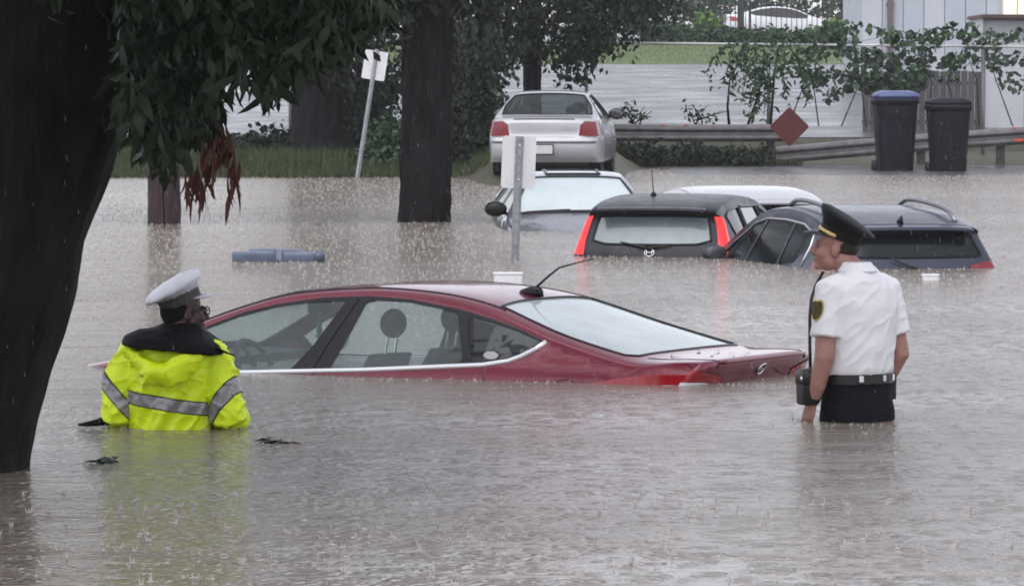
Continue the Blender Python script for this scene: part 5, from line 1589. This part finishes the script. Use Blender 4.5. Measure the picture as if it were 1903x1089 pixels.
def rounded_plate(name, w, h, r, t, m, parent, y=0.0, z=0.0):
    out = rounded([(-w / 2, -h / 2), (w / 2, -h / 2), (w / 2, h / 2), (-w / 2, h / 2)], r, 5)
    n = len(out)
    vs = [Vector((a, y - t / 2, b + z)) for a, b in out] + [Vector((a, y + t / 2, b + z)) for a, b in out]
    fs = [tuple(range(n)), tuple(range(2 * n - 1, n - 1, -1))] + [(i, i + n, (i + 1) % n + n, (i + 1) % n) for i in range(n)]
    return mesh(name, vs, fs, m, parent)


def sign(label, base, top_px, plate_c, w, h, Y, rz, holes=True):
    b = at(*base, Y); tp = at(*top_px, Y); pc = at(*plate_c, Y)
    root = empty('street_sign', b, label=label, cat='sign')
    ax = (tp - b)
    q = Vector((0, 0, 1)).rotation_difference(ax.normalized())
    root.rotation_euler = (q.to_matrix() @ Matrix.Rotation(rz, 3, 'Z')).to_euler()
    Lh = ax.length
    # U-channel post with punched holes shown as dark studs
    c = MB().loft([[Vector((x, y, z)) for x, y in ((-.038, .0), (-.022, -.002), (-.016, -.028), (.016, -.028), (.022, -.002), (.038, .0), (.038, .005), (.020, .004), (.012, -.022), (-.012, -.022), (-.020, .004), (-.038, .005))] for z in (-1.1, Lh)])
    post = c.build('post', post_m, root)
    if holes:
        k = 0
        z = .05
        while z < Lh:
            MB().tube([(0, -.0285, z), (0, -.030, z)], .0055, 8).build('hole', black_rubber, post); z += .075
    pz = (pc - b).dot(ax.normalized())
    pl = rounded_plate('plate', w, h, .035, .004, sign_back, root, y=.012, z=pz)
    for dz in (-h * .33, h * .33):
        MB().tube([(0, -.034, pz + dz), (0, .010, pz + dz)], .009, 8).build('bolt', chrome, pl)


sign('white sign seen from the back, its post standing in the water', (957, 482), (966, 254), (966, 302), .315, .485, 44.9, radians(6))
sign('white sign seen from the back on a leaning post on the left bank', (662, 342), (701, 92), (697, 122), .41, .50, 83.5, radians(-12), False)

# ------------------------------------------------------------------ guardrails
rail_m = M('weathered_guardrail', (0.20, 0.20, 0.21), 0.5, 0.45, var=0.45, vscale=5, bump=.15, bscale=30, col2=(0.13, 0.115, 0.11))
wood_m = M('old_wood_post', (0.07, 0.058, 0.050), 0.85, var=0.4, vscale=14, bump=.5, bscale=40)
orange_m = M('orange_marking_paint', (0.70, 0.09, 0.04), 0.6)
WB = [(.0, .155), (-.02, .15), (-.03, .13), (-.08, .105), (-.085, .075), (-.08, .055), (-.02, .02), (-.018, 0), (-.02, -.02), (-.08, -.055), (-.085, -.075), (-.08, -.105), (-.03, -.13), (-.02, -.15), (.0, -.155)]


def guardrail(label, pts, posts, marks=()):
    root = empty('guardrail', (pts[0][0], pts[0][1], zg(pts[0][0], pts[0][1])), label=label, cat='guardrail')
    o = root.location.copy()
    for a, b in zip(pts, pts[1:]):
        L = [Vector(a), Vector(b)]
        rings = []
        for q in L: rings.append([q - o + Vector((0, y * 1.0, z * 1.1)) for y, z in WB] + [q - o + Vector((0, y + .004, z * 1.1)) for y, z in reversed(WB)])
        MB().loft(rings).build('beam', rail_m, root)
        for q in L: MB().tube([q - o + Vector((.02, -.025, .0)), q - o + Vector((.02, -.015, 0))], .014, 8).build('splice_bolt', galv, root)
    for x in posts:
        z = interp(x, [(p[0], p[2]) for p in pts]); y = interp(x, [(p[0], p[1]) for p in pts])
        MB().box((x - o.x, y - o.y + .13, (z + .12 + zg(x, y) - .4) / 2 - o.z), (.16, .18, z + .12 - zg(x, y) + .4)).build('post', wood_m, root, bevel=.01)
        MB().box((x - o.x, y - o.y + .02, z - o.z), (.14, .05, .30)).build('spacer_block', wood_m, root)
    for x, z0, w, h in marks:
        z = interp(x, [(p[0], p[2]) for p in pts]); y = interp(x, [(p[0], p[1]) for p in pts])
        MB().box((x - o.x, y - o.y - .05 + (-.04 if abs(z0) < .12 and abs(z0) > .05 else .02), z - o.z + z0), (w, .012, h)).build('orange_mark', orange_m, root)
    return root


def X(px, Y): return (px - 951.5) / F_PX * Y


Yr = 95.0
zL = at(1280, 248, Yr).z
guardrail('grey guardrail running from the white parked car to the red diamond sign', [(X(1085, Yr), Yr, zL + .02), (X(1270, Yr), Yr, zL), (X(1462, Yr), Yr, zL + .005)], [X(v, Yr) for v in (1120, 1290, 1432)], [(X(1232, Yr), .16, .10, .02), (X(1275, Yr), .165, .08, .018)])
Yr2 = 94.2
guardrail('guardrail rising to the right behind the two wheeled bins', [(X(1442, Yr2), Yr2, at(1442, 289, Yr2).z), (X(1600, Yr2), Yr2, at(1600, 275, Yr2).z), (X(1760, Yr2), Yr2, at(1760, 262, Yr2).z), (X(1990, Yr2), Yr2, at(1990, 247, Yr2).z)], [X(v, Yr2) for v in (1470, 1712, 1860)], [(X(1884, Yr2), .165, .07, .03), (X(1892, Yr2), -.075, .16, .05)])

# red diamond sign on the rail end
d0 = at(1467, 300, 92.8)
ds = empty('diamond_sign', d0, label='dark red diamond-shaped sign standing at the guardrail end', cat='sign')
dc = at(1467, 236, 92.8) - d0
s = .385
dm = M('faded_red_sheeting', (0.105, 0.018, 0.016), 0.5, var=.25, vscale=8)
out = rounded([(0, -s), (s, 0), (0, s), (-s, 0)], .05, 4)
n = len(out)
mesh('plate', [dc + Vector((a, -.004, b)) for a, b in out] + [dc + Vector((a, .004, b)) for a, b in out], [tuple(range(n)), tuple(range(2 * n - 1, n - 1, -1))] + [(i, i + n, (i + 1) % n + n, (i + 1) % n) for i in range(n)], dm, ds)
MB().tube([(0, .03, dc.z - .30), (0, .03, dc.z + .25)], .025, 8).build('post', post_m, ds)


# ------------------------------------------------------------------ wheeled bins
def bin_(label, px0, px1, py0, py1, Y, lid_m, body_m, open_lid=False):
    b = at((px0 + px1) / 2, py1, Y)
    w = (px1 - px0) / F_PX * Y; h = (py1 - py0) / F_PX * Y
    root = empty('wheeled_bin', (b.x, Y, b.z), radians(4), label, 'bin', 'wheeled bins by the guardrail')
    rings = []
    for z, k in ((-.03, .74), (.03, .78), (.30, .83), (.62, .90), (.80, .95), (.83, .955), (.835, 1.02), (.90, 1.03), (.905, .95)):
        rings.append(ell((0, 0, z * h), w / 2 * k, w / 2 * k * 1.05, 6, 32))
    MB().loft(rings).build('bin_body', body_m, root, True)
    lid = MB().loft([ell((0, .0, .905 * h), w / 2 * 1.0, w / 2 * 1.06, 6, 32), ell((0, 0, .935 * h), w / 2 * 1.02, w / 2 * 1.08, 6, 32), ell((0, .0, .97 * h), w / 2 * .9, w / 2 * .92, 5, 32), ell((0, 0, .995 * h), w / 2 * .6, w / 2 * .6, 4, 32)])
    lid.build('lid', lid_m, root, True)
    MB().tube([(-w * .32, w * .60, .93 * h), (w * .32, w * .60, .93 * h)], .02, 8).build('handle', body_m, root)
    for sx in (-1, 1):
        MB().tube([(sx * w * .34, w * .42, .10), (sx * w * .46, w * .42, .10)], .12, 16).build('wheel', black_rubber, root, True)
    for sx in (-.30, 0, .30):
        MB().box((sx * w, -w * .455, .50 * h), (.03, .012, .5 * h), Matrix.Rotation(-.075, 3, 'X')).build('rib', body_m, root)


bin_m = M('dark_bin_plastic', (0.011, 0.011, 0.018), 0.5, spec=.25, var=.2, vscale=6)
bin_('dark wheeled bin with a blue lid in front of the guardrail', 1622, 1704, 168, 320, 90.4, M('blue_lid_plastic', (0.09, 0.11, 0.24), 0.3, var=.2, vscale=5), bin_m)
bin_('all-black wheeled bin right of the blue-lidded one', 1722, 1802, 181, 324, 89.6, bin_m, M('black_bin_plastic', (0.010, 0.009, 0.011), 0.5, spec=.25, var=.2, vscale=6))

# ------------------------------------------------------------------ chain-link fence with its vine
Yf = 97.0
fence = empty('chain_link_fence', (X(1428, Yf), Yf, .4), label='chain-link fence with a pale top rail behind the guardrails', cat='fence')
fo = fence.location.copy()
fz0 = .45
for px in (540, 815, 1090, 1428, 1826, 2100):
    top = at(px, 80 + (px - 1200) * .009, Yf).z + .03
    MB().tube([(X(px, Yf) - fo.x, 0, fz0 - .6 - fo.z), (X(px, Yf) - fo.x, 0, top - fo.z)], .038, 10).build('post', M('dull_post', (.22, .22, .22), .5, .4), fence, True)
    MB().ball((X(px, Yf) - fo.x, 0, top - fo.z + .01), .045, 10, 6).build('post_cap', galv, fence, True)
ends = [540, 815, 1090, 1428, 1826, 2100]
for a, b in zip(ends, ends[1:]):
    MB().tube([(X(a, Yf) - fo.x, -.05, at(a, 81 + (a - 1200) * .009, Yf).z - fo.z), (X(b, Yf) - fo.x, -.05, at(b, 81 + (b - 1200) * .009, Yf).z - fo.z)], .024, 8).build('top_rail', M('pale_pipe', (.70, .70, .70), .4), fence, True)
wires = MB()
x0, x1 = X(540, Yf) - fo.x, X(2100, Yf) - fo.x
zb, zt = fz0 - fo.z, 2.40 - fo.z
k = x0 - 2.0
while k < x1:
    for sgn in (1, -1):
        xa = k if sgn > 0 else k + (zt - zb)
        xb = xa + sgn * (zt - zb)
        a, b = Vector((xa, .004 * sgn, zb)), Vector((xb, .004 * sgn, zt))
        # clip to the fence
        if min(xa, xb) < x0 or max(xa, xb) > x1: continue
        nn = Vector((b - a).normalized().cross(Vector((0, 1, 0)))) * .0016
        wires.add([a - nn, a + nn, b + nn, b - nn], [(0, 1, 2, 3)])
    k += .085
w = wires.build('wire_mesh', galv, fence); w['kind'] = 'stuff'

rn = random.Random(21)
vine = empty('vine', (X(1640, Yf), 96.6, .4), label='leafy green vine sprawling over the chain-link fence above the bins', cat='vine')
vo = vine.location.copy()
vreg = [([(1470, 60), (1560, 38), (1700, 60), (1790, 34), (1850, 60), (1903, 48), (1990, 60), (1990, 130), (1880, 120), (1830, 130), (1790, 120), (1660, 150), (1600, 165), (1540, 190), (1500, 150), (1470, 120)], 1700), ([(1560, 60), (1800, 60), (1800, 150), (1610, 170)], 420), ([(1600, 140), (1720, 140), (1700, 175), (1610, 178)], 220), ([(1835, 110), (1903, 110), (1895, 175), (1845, 150)], 60), ([(1480, 160), (1540, 170), (1530, 195), (1490, 190)], 40), ([(1870, 150), (1903, 150), (1903, 170), (1880, 170)], 8)]
vp = []
for poly, n in vreg:
    for _ in range(n):
        a, b = in_poly(rn, poly)
        # open gaps where the pale wall shows through
        if noise.noise(Vector((a * .022, b * .03, 4.0))) < -.18: continue
        vp.append(at(a, b, rn.uniform(97.06, 97.8) if rn.random() < .8 else rn.uniform(96.7, 96.95)) - vo)
leaf_mass('foliage', vine, vp, rn, .135, .062, leaf_vine, .4)
for k in range(9):
    a = 1480 + k * 48
    MB().tube([at(a + rn.uniform(-20, 20), 235, 96.9) - vo, at(a + rn.uniform(-30, 30), 150, 96.8) - vo, at(a + rn.uniform(-40, 40), 90, 96.8) - vo, at(a + 60, 70, 96.8) - vo], [.014, .011, .008, .004], 6).build('stem', bark_mid, vine)
# drooping sumac-like bush left of the vine, with feathered leaves
bush = empty('feathery_bush', (X(1420, Yf), 96.3, .5), label='drooping bush with feathery leaves left of the red diamond sign', cat='bush')
bo = bush.location.copy()
pts = []
fronds = []
for _ in range(64):
    a, b = in_poly(rn, [(1325, 95), (1370, 62), (1500, 62), (1520, 110), (1480, 130), (1440, 160), (1400, 150), (1350, 120)])
    fronds.append((a, b, rn.choice((-1, 1)) * rn.uniform(10, 42), rn.uniform(35, 85)))
for a, b, dx, dy in fronds:
    Yb = rn.uniform(95.8, 96.7)
    for k in range(11):
        t = k / 10
        pts.append((at(a + dx * t, b + dy * t * t, Yb) - bo))
        pts.append((at(a + dx * t, b + dy * t * t, Yb) - bo))
leaf_mass('foliage', bush, pts, rn, .14, .026, leaf_vine, .7)
for pxs in ([(1390, 232), (1405, 190), (1415, 150), (1420, 100)], [(1355, 232), (1352, 200), (1356, 150), (1380, 100)], [(1432, 232), (1436, 180), (1440, 130), (1445, 90)]):
    MB().tube([at(a, b, 96.4) - bo for a, b in pxs], [.03, .024, .018, .01], 8).build('stem', bark_mid, bush, True)

# ------------------------------------------------------------------ buildings on the right
Yb = 140.0
bx0, bx1 = X(1600, Yb), X(2080, Yb)
bz = zg(bx0, Yb) - .2
bld = empty('metal_clad_building', ((bx0 + bx1) / 2, Yb, bz), label='pale grey metal-clad building at the upper right with a lit window', cat='building')
H = 6.2
siding = M('pale_metal_siding', (0.50, 0.53, 0.58), 0.5, 0.1, var=.06, vscale=1.2)
siding2 = M('pale_metal_siding_clean', (0.56, 0.58, 0.62), 0.5, 0.1, var=.05, vscale=1.2)
MB().box((0, 4.0, H / 2), (bx1 - bx0 - .02, 7.9, H)).build('wall', siding, bld)
k = 0
x = bx0
while x < bx1 - .1:
    w_ = min(.60, bx1 - x)
    MB().box((x + w_ / 2 - (bx0 + bx1) / 2, -.02, H / 2), (w_ - .016, .05, H - .02)).build('panel', siding if (k * 7) % 3 else siding2, bld, bevel=.012, seg=1)
    x += w_; k += 1
pipe = M('brown_downpipe', (0.16, 0.13, 0.135), 0.5)
MB().box((X(1653, Yb) - (bx0 + bx1) / 2, -.12, H / 2), (.17, .13, H)).build('downpipe', pipe, bld, bevel=.02)
for zz in (1.4, 2.6, 3.8): MB().box((X(1653, Yb) - (bx0 + bx1) / 2, -.12, zz), (.24, .145, .06)).build('pipe_bracket', pipe, bld)
wz = at(1885, 0, Yb).z - bz
win = MB().box((X(1888, Yb) - (bx0 + bx1) / 2, -.10, wz), (.95, .08, 1.15)).build('window', M('cream_frame', (.60, .58, .50), .5), bld)
MB().box((X(1888, Yb) - (bx0 + bx1) / 2, -.145, wz), (.78, .02, .98)).build('pane', M('lit_pane', (.7, .66, .5), .3, emit=((1.0, .88, .60), .55)), win)
MB().box((X(1888, Yb) - (bx0 + bx1) / 2, -.16, wz), (.05, .03, .98)).build('mullion', M('cream_bar', (.6, .58, .5), .5), win)
MB().box((0, 3.9, H + .06), (bx1 - bx0 + .4, 8.4, .14)).build('roof', pipe, bld)

Ys = 106.0
sx0, sx1 = X(1826, Ys), X(2060, Ys)
sz = zg(sx0, Ys) - .1
shed = empty('white_outbuilding', ((sx0 + sx1) / 2, Ys, sz), label='small white outbuilding with a brown roof edge at the right border', cat='building')
sh_ = at(1850, 34, Ys).z - sz
wm = M('white_board_wall', (0.62, 0.62, 0.65), 0.6, var=.07, vscale=1.5)
MB().box((0, 1.6, sh_ / 2), (sx1 - sx0, 3.0, sh_)).build('wall', wm, shed)
for k in range(3):
    MB().box((sx0 - (sx0 + sx1) / 2 + .45 + k * .92, .07, sh_ / 2 - .02), (.90, .06, sh_ - .06)).build('panel', wm, shed, bevel=.01, seg=1)
MB().box((0, 1.4, sh_ + .035), (sx1 - sx0 + .12, 3.5, .075)).build('roof_edge', M('brown_fascia', (.10, .06, .055), .6), shed)
MB().box((sx0 - (sx0 + sx1) / 2 + .02, .02, sh_ / 2), (.05, .05, sh_)).build('corner_trim', M('grey_trim', (.35, .34, .35), .5), shed)

Yd = 104.0
dx0, dx1 = X(1602, Yd), X(1824, Yd)
dz = zg(dx0, Yd) - .1
enc = empty('board_screen', ((dx0 + dx1) / 2, Yd, dz), label='dark brown board screen behind the wheeled bins', cat='fence')
dh = at(1700, 134, Yd).z - dz
bm1 = M('dark_screen_board', (0.085, 0.078, 0.078), 0.75, var=.3, vscale=6, bump=.3, bscale=30, stretch=(1, 1, .2))
bm2 = M('darker_screen_board', (0.065, 0.060, 0.062), 0.75, var=.3, vscale=6, bump=.3, bscale=30, stretch=(1, 1, .2))
nb = 17
for k in range(nb):
    w_ = (dx1 - dx0) / nb
    MB().box((dx0 - (dx0 + dx1) / 2 + (k + .5) * w_, 0.01 * ((k * 5) % 3), dh / 2 + .01 * ((k * 7) % 4)), (w_ - .012, .03, dh)).build('board', (bm1, bm2)[(k * 3) % 5 > 2], enc)
for zz in (.3, dh - .25): MB().box((0, .06, zz), (dx1 - dx0, .06, .10)).build('crossbar', bm2, enc)

# ------------------------------------------------------------------ iron fence
Yi = 190.0
ix0, ix1 = X(1262, Yi), X(1606, Yi)
iz = zg(0, Yi)
iron = empty('iron_fence', ((ix0 + ix1) / 2, Yi, iz), label='black iron picket fence in front of the far white car', cat='fence')
im = M('black_iron', (0.03, 0.03, 0.032), 0.5)
x = ix0
cx_ = (ix0 + ix1) / 2
while x < ix1:
    MB().box((x - cx_, 0, 1.15), (.028, .028, 2.3)).build('picket', im, iron); x += .20
for zz in (.25, 1.95): MB().box((0, -.03, zz), (ix1 - ix0, .03, .05)).build('rail', im, iron)
for px in (1376, 1393, 1545, 1600): MB().box((X(px, Yi) - cx_, .01, 1.25), (.10 if px != 1376 else .26, .10, 2.5)).build('post', im, iron)

# ------------------------------------------------------------------ floating things
fl = onwater(516, 486)
lid = empty('floating_plastic_lid', (fl.x, fl.y, 0), radians(3), 'blue-grey ribbed plastic lid floating left of centre', 'lid')
bl = M('blue_grey_plastic', (0.10, 0.125, 0.18), 0.4, var=.25, vscale=6)
bl2 = M('pale_blue_plastic', (0.24, 0.27, 0.34), 0.35, var=.2, vscale=8)
MB().box((-.20, 0, .035), (.44, .30, .10)).build('panel', bl, lid, True, .015)
MB().box((.235, .0, .03), (.40, .30, .09)).build('panel', bl, lid, True, .015)
MB().box((-.22, -.10, .088), (.36, .05, .018)).build('rib', bl2, lid, bevel=.005)
MB().box((.22, -.10, .079), (.34, .05, .018)).build('rib', bl2, lid, bevel=.005)
MB().box((-.12, .10, .10), (.28, .06, .03)).build('rib', bl2, lid, bevel=.005)
MB().box((.12, .10, .095), (.22, .06, .03)).build('rib', bl2, lid, bevel=.005)
MB().box((.012, -.02, .07), (.05, .28, .11)).build('hinge', bl2, lid, bevel=.01)
MB().tube([(.38, -.15, .045), (.38, .15, .045)], .055, 14).build('rolled_edge', bl, lid, True)


def foam_box(label, px, py, w, h, d, rz):
    q = onwater(px, py)
    r = empty('foam_box', (q.x, q.y, 0), rz, label, 'box')
    fm = M('white_foam', (.72, .72, .74), .7, var=.06, vscale=20, bump=.1, bscale=120)
    MB().box((0, 0, h / 2 - .04), (w, d, h + .06)).build('box_body', fm, r, True, .012)
    MB().box((0, 0, h - .008), (w * 1.05, d * 1.05, .02)).build('rim', fm, r, True, .006)


foam_box('white foam box floating behind the roof of the red car', 944, 533, .225, .115, .15, radians(4))
foam_box('white foam scrap floating just right of the white-shirted person', 1730, 521, .135, .05, .10, radians(-10))


def debris(name, label, px, py, n, sx, sy, seed):
    q = onwater(px, py); r_ = random.Random(seed)
    root = empty(name, q, label=label, cat='debris', group='leaf litter on the water')
    for k in range(n):
        p = Vector((r_.gauss(0, sx), r_.gauss(0, sy), r_.uniform(.002, .02)))
        R = Matrix.Rotation(r_.uniform(0, 6.28), 3, 'Z') @ Matrix.Rotation(r_.uniform(-.5, .5), 3, 'X')
        vs = [p + R @ (Vector(v)) for v in leaf_verts(r_.uniform(.05, .11), r_.uniform(.012, .022), .15, .35)]
        mesh('leaf', vs, LEAF_F, leaf_near if k % 3 else leaf_dead, root, True)
    MB().tube([(-sx * 2, 0, .006), (0, .01, .012), (sx * 2.2, -.01, .004)], [.004, .006, .003], 6).build('twig', bark_near, root)


debris('leaf_litter', 'dark drift of leaves floating left below the yellow jacket', 193, 860, 10, .03, .05, 1)
debris('leaf_litter', 'small dark drift of leaves floating right below the yellow jacket', 512, 825, 8, .025, .03, 2)


# ------------------------------------------------------------------ rain: splashes on the water and falling drops
def splashes():
    rn = random.Random(33); vs, fs = [], []
    for k in range(SPLASH_N):
        # sparse close by, a dense speckle farther off
        Y = 15.5 * (95 / 15.5) ** (rn.random() ** .31)
        x = rn.uniform(-.118, .118) * Y
        if Y > shore(x) - .3: continue
        s = rn.uniform(.4, 1.0) * (.55 + .75 * smoothstep(24, 46, Y))
        if k < 260:                                      # the big ones in the foreground
            Y = rn.uniform(15.8, 19.5); x = rn.uniform(-.11, .11) * Y; s = rn.uniform(.7, 1.5)
        elif k < 420:                                    # spray along the flank and tail of the red car
            t = rn.random()
            q = onwater(460 + 1020 * t, 699 + 15 * t + rn.uniform(0, 5)); x, Y = q.x, q.y; s = rn.uniform(.4, 1.1)
        elif k < 520:                                    # and round the two people
            c = onwater(*rn.choice(((327, 795), (1590, 783)))); a = rn.uniform(0, 6.28); r = rn.uniform(.24, .36); x, Y = c.x + r * cos(a), c.y + r * sin(a) * .8; s = rn.uniform(.4, 1.0)
        # a ragged low lens of foam, a few needles of water thrown up, stray droplets
        b = len(vs)
        r, asp, ph = .013 * s * rn.uniform(.6, 1.4), rn.uniform(.6, 1.3), rn.random() * 6
        vs.append((x, Y, .005 * s))
        nn = 7
        for j in range(nn):
            a = 2 * pi * j / nn + ph; q = r * rn.uniform(.55, 1.25)
            vs.append((x + q * cos(a), Y + q * asp * sin(a), -.001))
        fs.extend((b, b + 1 + j, b + 1 + (j + 1) % nn) for j in range(nn))
        for j in range(rn.choice((1, 2, 3, 3))):
            a = rn.uniform(0, 6.28); h = .020 * s * rn.uniform(.4, 1.5); d = r * rn.uniform(0, .8); lean = rn.uniform(.1, .7) * h; w_ = .0024 * s * rn.uniform(.7, 1.5)
            px_, py_ = x + d * cos(a), Y + d * sin(a); b = len(vs)
            vs += [(px_ - w_, py_, 0), (px_ + w_, py_, 0), (px_, py_ + w_, 0), (px_ + lean * cos(a), py_ + lean * sin(a), h)]
            fs += [(b, b + 1, b + 3), (b + 1, b + 2, b + 3), (b + 2, b, b + 3)]
        for j in range(rn.choice((0, 1, 1, 2))):
            a = rn.uniform(0, 6.28); d = r * rn.uniform(.3, 2.0); z = .024 * s * rn.uniform(.3, 1.4); w_ = .0022 * s * rn.uniform(.6, 1.4)
            px_, py_ = x + d * cos(a), Y + d * sin(a); b = len(vs)
            vs += [(px_ - w_, py_, z), (px_ + w_, py_, z), (px_, py_ - w_, z), (px_, py_ + w_, z), (px_, py_, z - w_), (px_, py_, z + w_)]
            fs += [(b, b + 2, b + 5), (b + 2, b + 1, b + 5), (b + 1, b + 3, b + 5), (b + 3, b, b + 5), (b + 2, b, b + 4), (b + 1, b + 2, b + 4), (b + 3, b + 1, b + 4), (b, b + 3, b + 4)]
    m = bpy.data.materials.new('splash_water'); m.use_nodes = True
    N, L_ = m.node_tree.nodes, m.node_tree.links
    p_ = N['Principled BSDF']; p_.inputs['Base Color'].default_value = (.54, .495, .455, 1); p_.inputs['Roughness'].default_value = .15
    mx = N.new('ShaderNodeMixShader'); tr = N.new('ShaderNodeBsdfTransparent'); mx.inputs[0].default_value = .75
    L_.new(tr.outputs[0], mx.inputs[1]); L_.new(p_.outputs[0], mx.inputs[2]); L_.new(mx.outputs[0], N['Material Output'].inputs[0])
    o = mesh('rain_splashes', vs, fs, m, None, True)
    tag(o, 'small white rain splashes all over the flood water', 'splashes', kind='stuff')


def raindrops():
    rn = random.Random(44); vs, fs = [], []
    for _ in range(RAIN_N):
        Y = rn.uniform(16, 85)
        x = rn.uniform(-.125, .125) * Y
        z = rn.uniform(0.05, 1.64 + .03 * Y)
        L = rn.uniform(.010, .026); r = .0010 * (1 + Y * .010)
        b = len(vs); tx = .12 * L
        vs += [(x - tx, Y, z + L), (x + r, Y, z), (x - r * .5, Y + r, z), (x - r * .5, Y - r, z), (x + tx * .3, Y, z - L * .35)]
        fs += [(b, b + 1, b + 2), (b, b + 2, b + 3), (b, b + 3, b + 1), (b + 4, b + 2, b + 1), (b + 4, b + 3, b + 2), (b + 4, b + 1, b + 3)]
    m = bpy.data.materials.new('falling_rain'); m.use_nodes = True
    N, L_ = m.node_tree.nodes, m.node_tree.links
    N.clear(); out = N.new('ShaderNodeOutputMaterial'); mx = N.new('ShaderNodeMixShader'); tr = N.new('ShaderNodeBsdfTransparent'); df = N.new('ShaderNodeBsdfTranslucent'); df.inputs[0].default_value = (.8, .8, .82, 1)
    mx.inputs[0].default_value = .28
    L_.new(tr.outputs[0], mx.inputs[1]); L_.new(df.outputs[0], mx.inputs[2]); L_.new(mx.outputs[0], out.inputs[0])
    o = mesh('falling_rain', vs, fs, m)
    tag(o, 'fine rain falling through the whole scene', 'rain', kind='stuff')


SPLASH_N, RAIN_N = 36000, 6000
splashes()
raindrops()


# ------------------------------------------------------------------ rain-filled air
def haze():
    mb = MB().box((0, 130, 7.6), (304, 394, 19.8))
    o = mb.build('haze', None)
    m = bpy.data.materials.new('rain_haze'); m.use_nodes = True
    N = m.node_tree.nodes; N.clear()
    out = N.new('ShaderNodeOutputMaterial'); v = N.new('ShaderNodeVolumePrincipled')
    v.inputs['Color'].default_value = (.93, .93, .97, 1); v.inputs['Density'].default_value = HAZE; v.inputs['Anisotropy'].default_value = .2
    m.node_tree.links.new(v.outputs[0], out.inputs['Volume'])
    o.data.materials.append(m); o['kind'] = 'stuff'
    tag(o, 'thin grey rain haze filling the air', 'haze')


HAZE = 0.0004
haze()
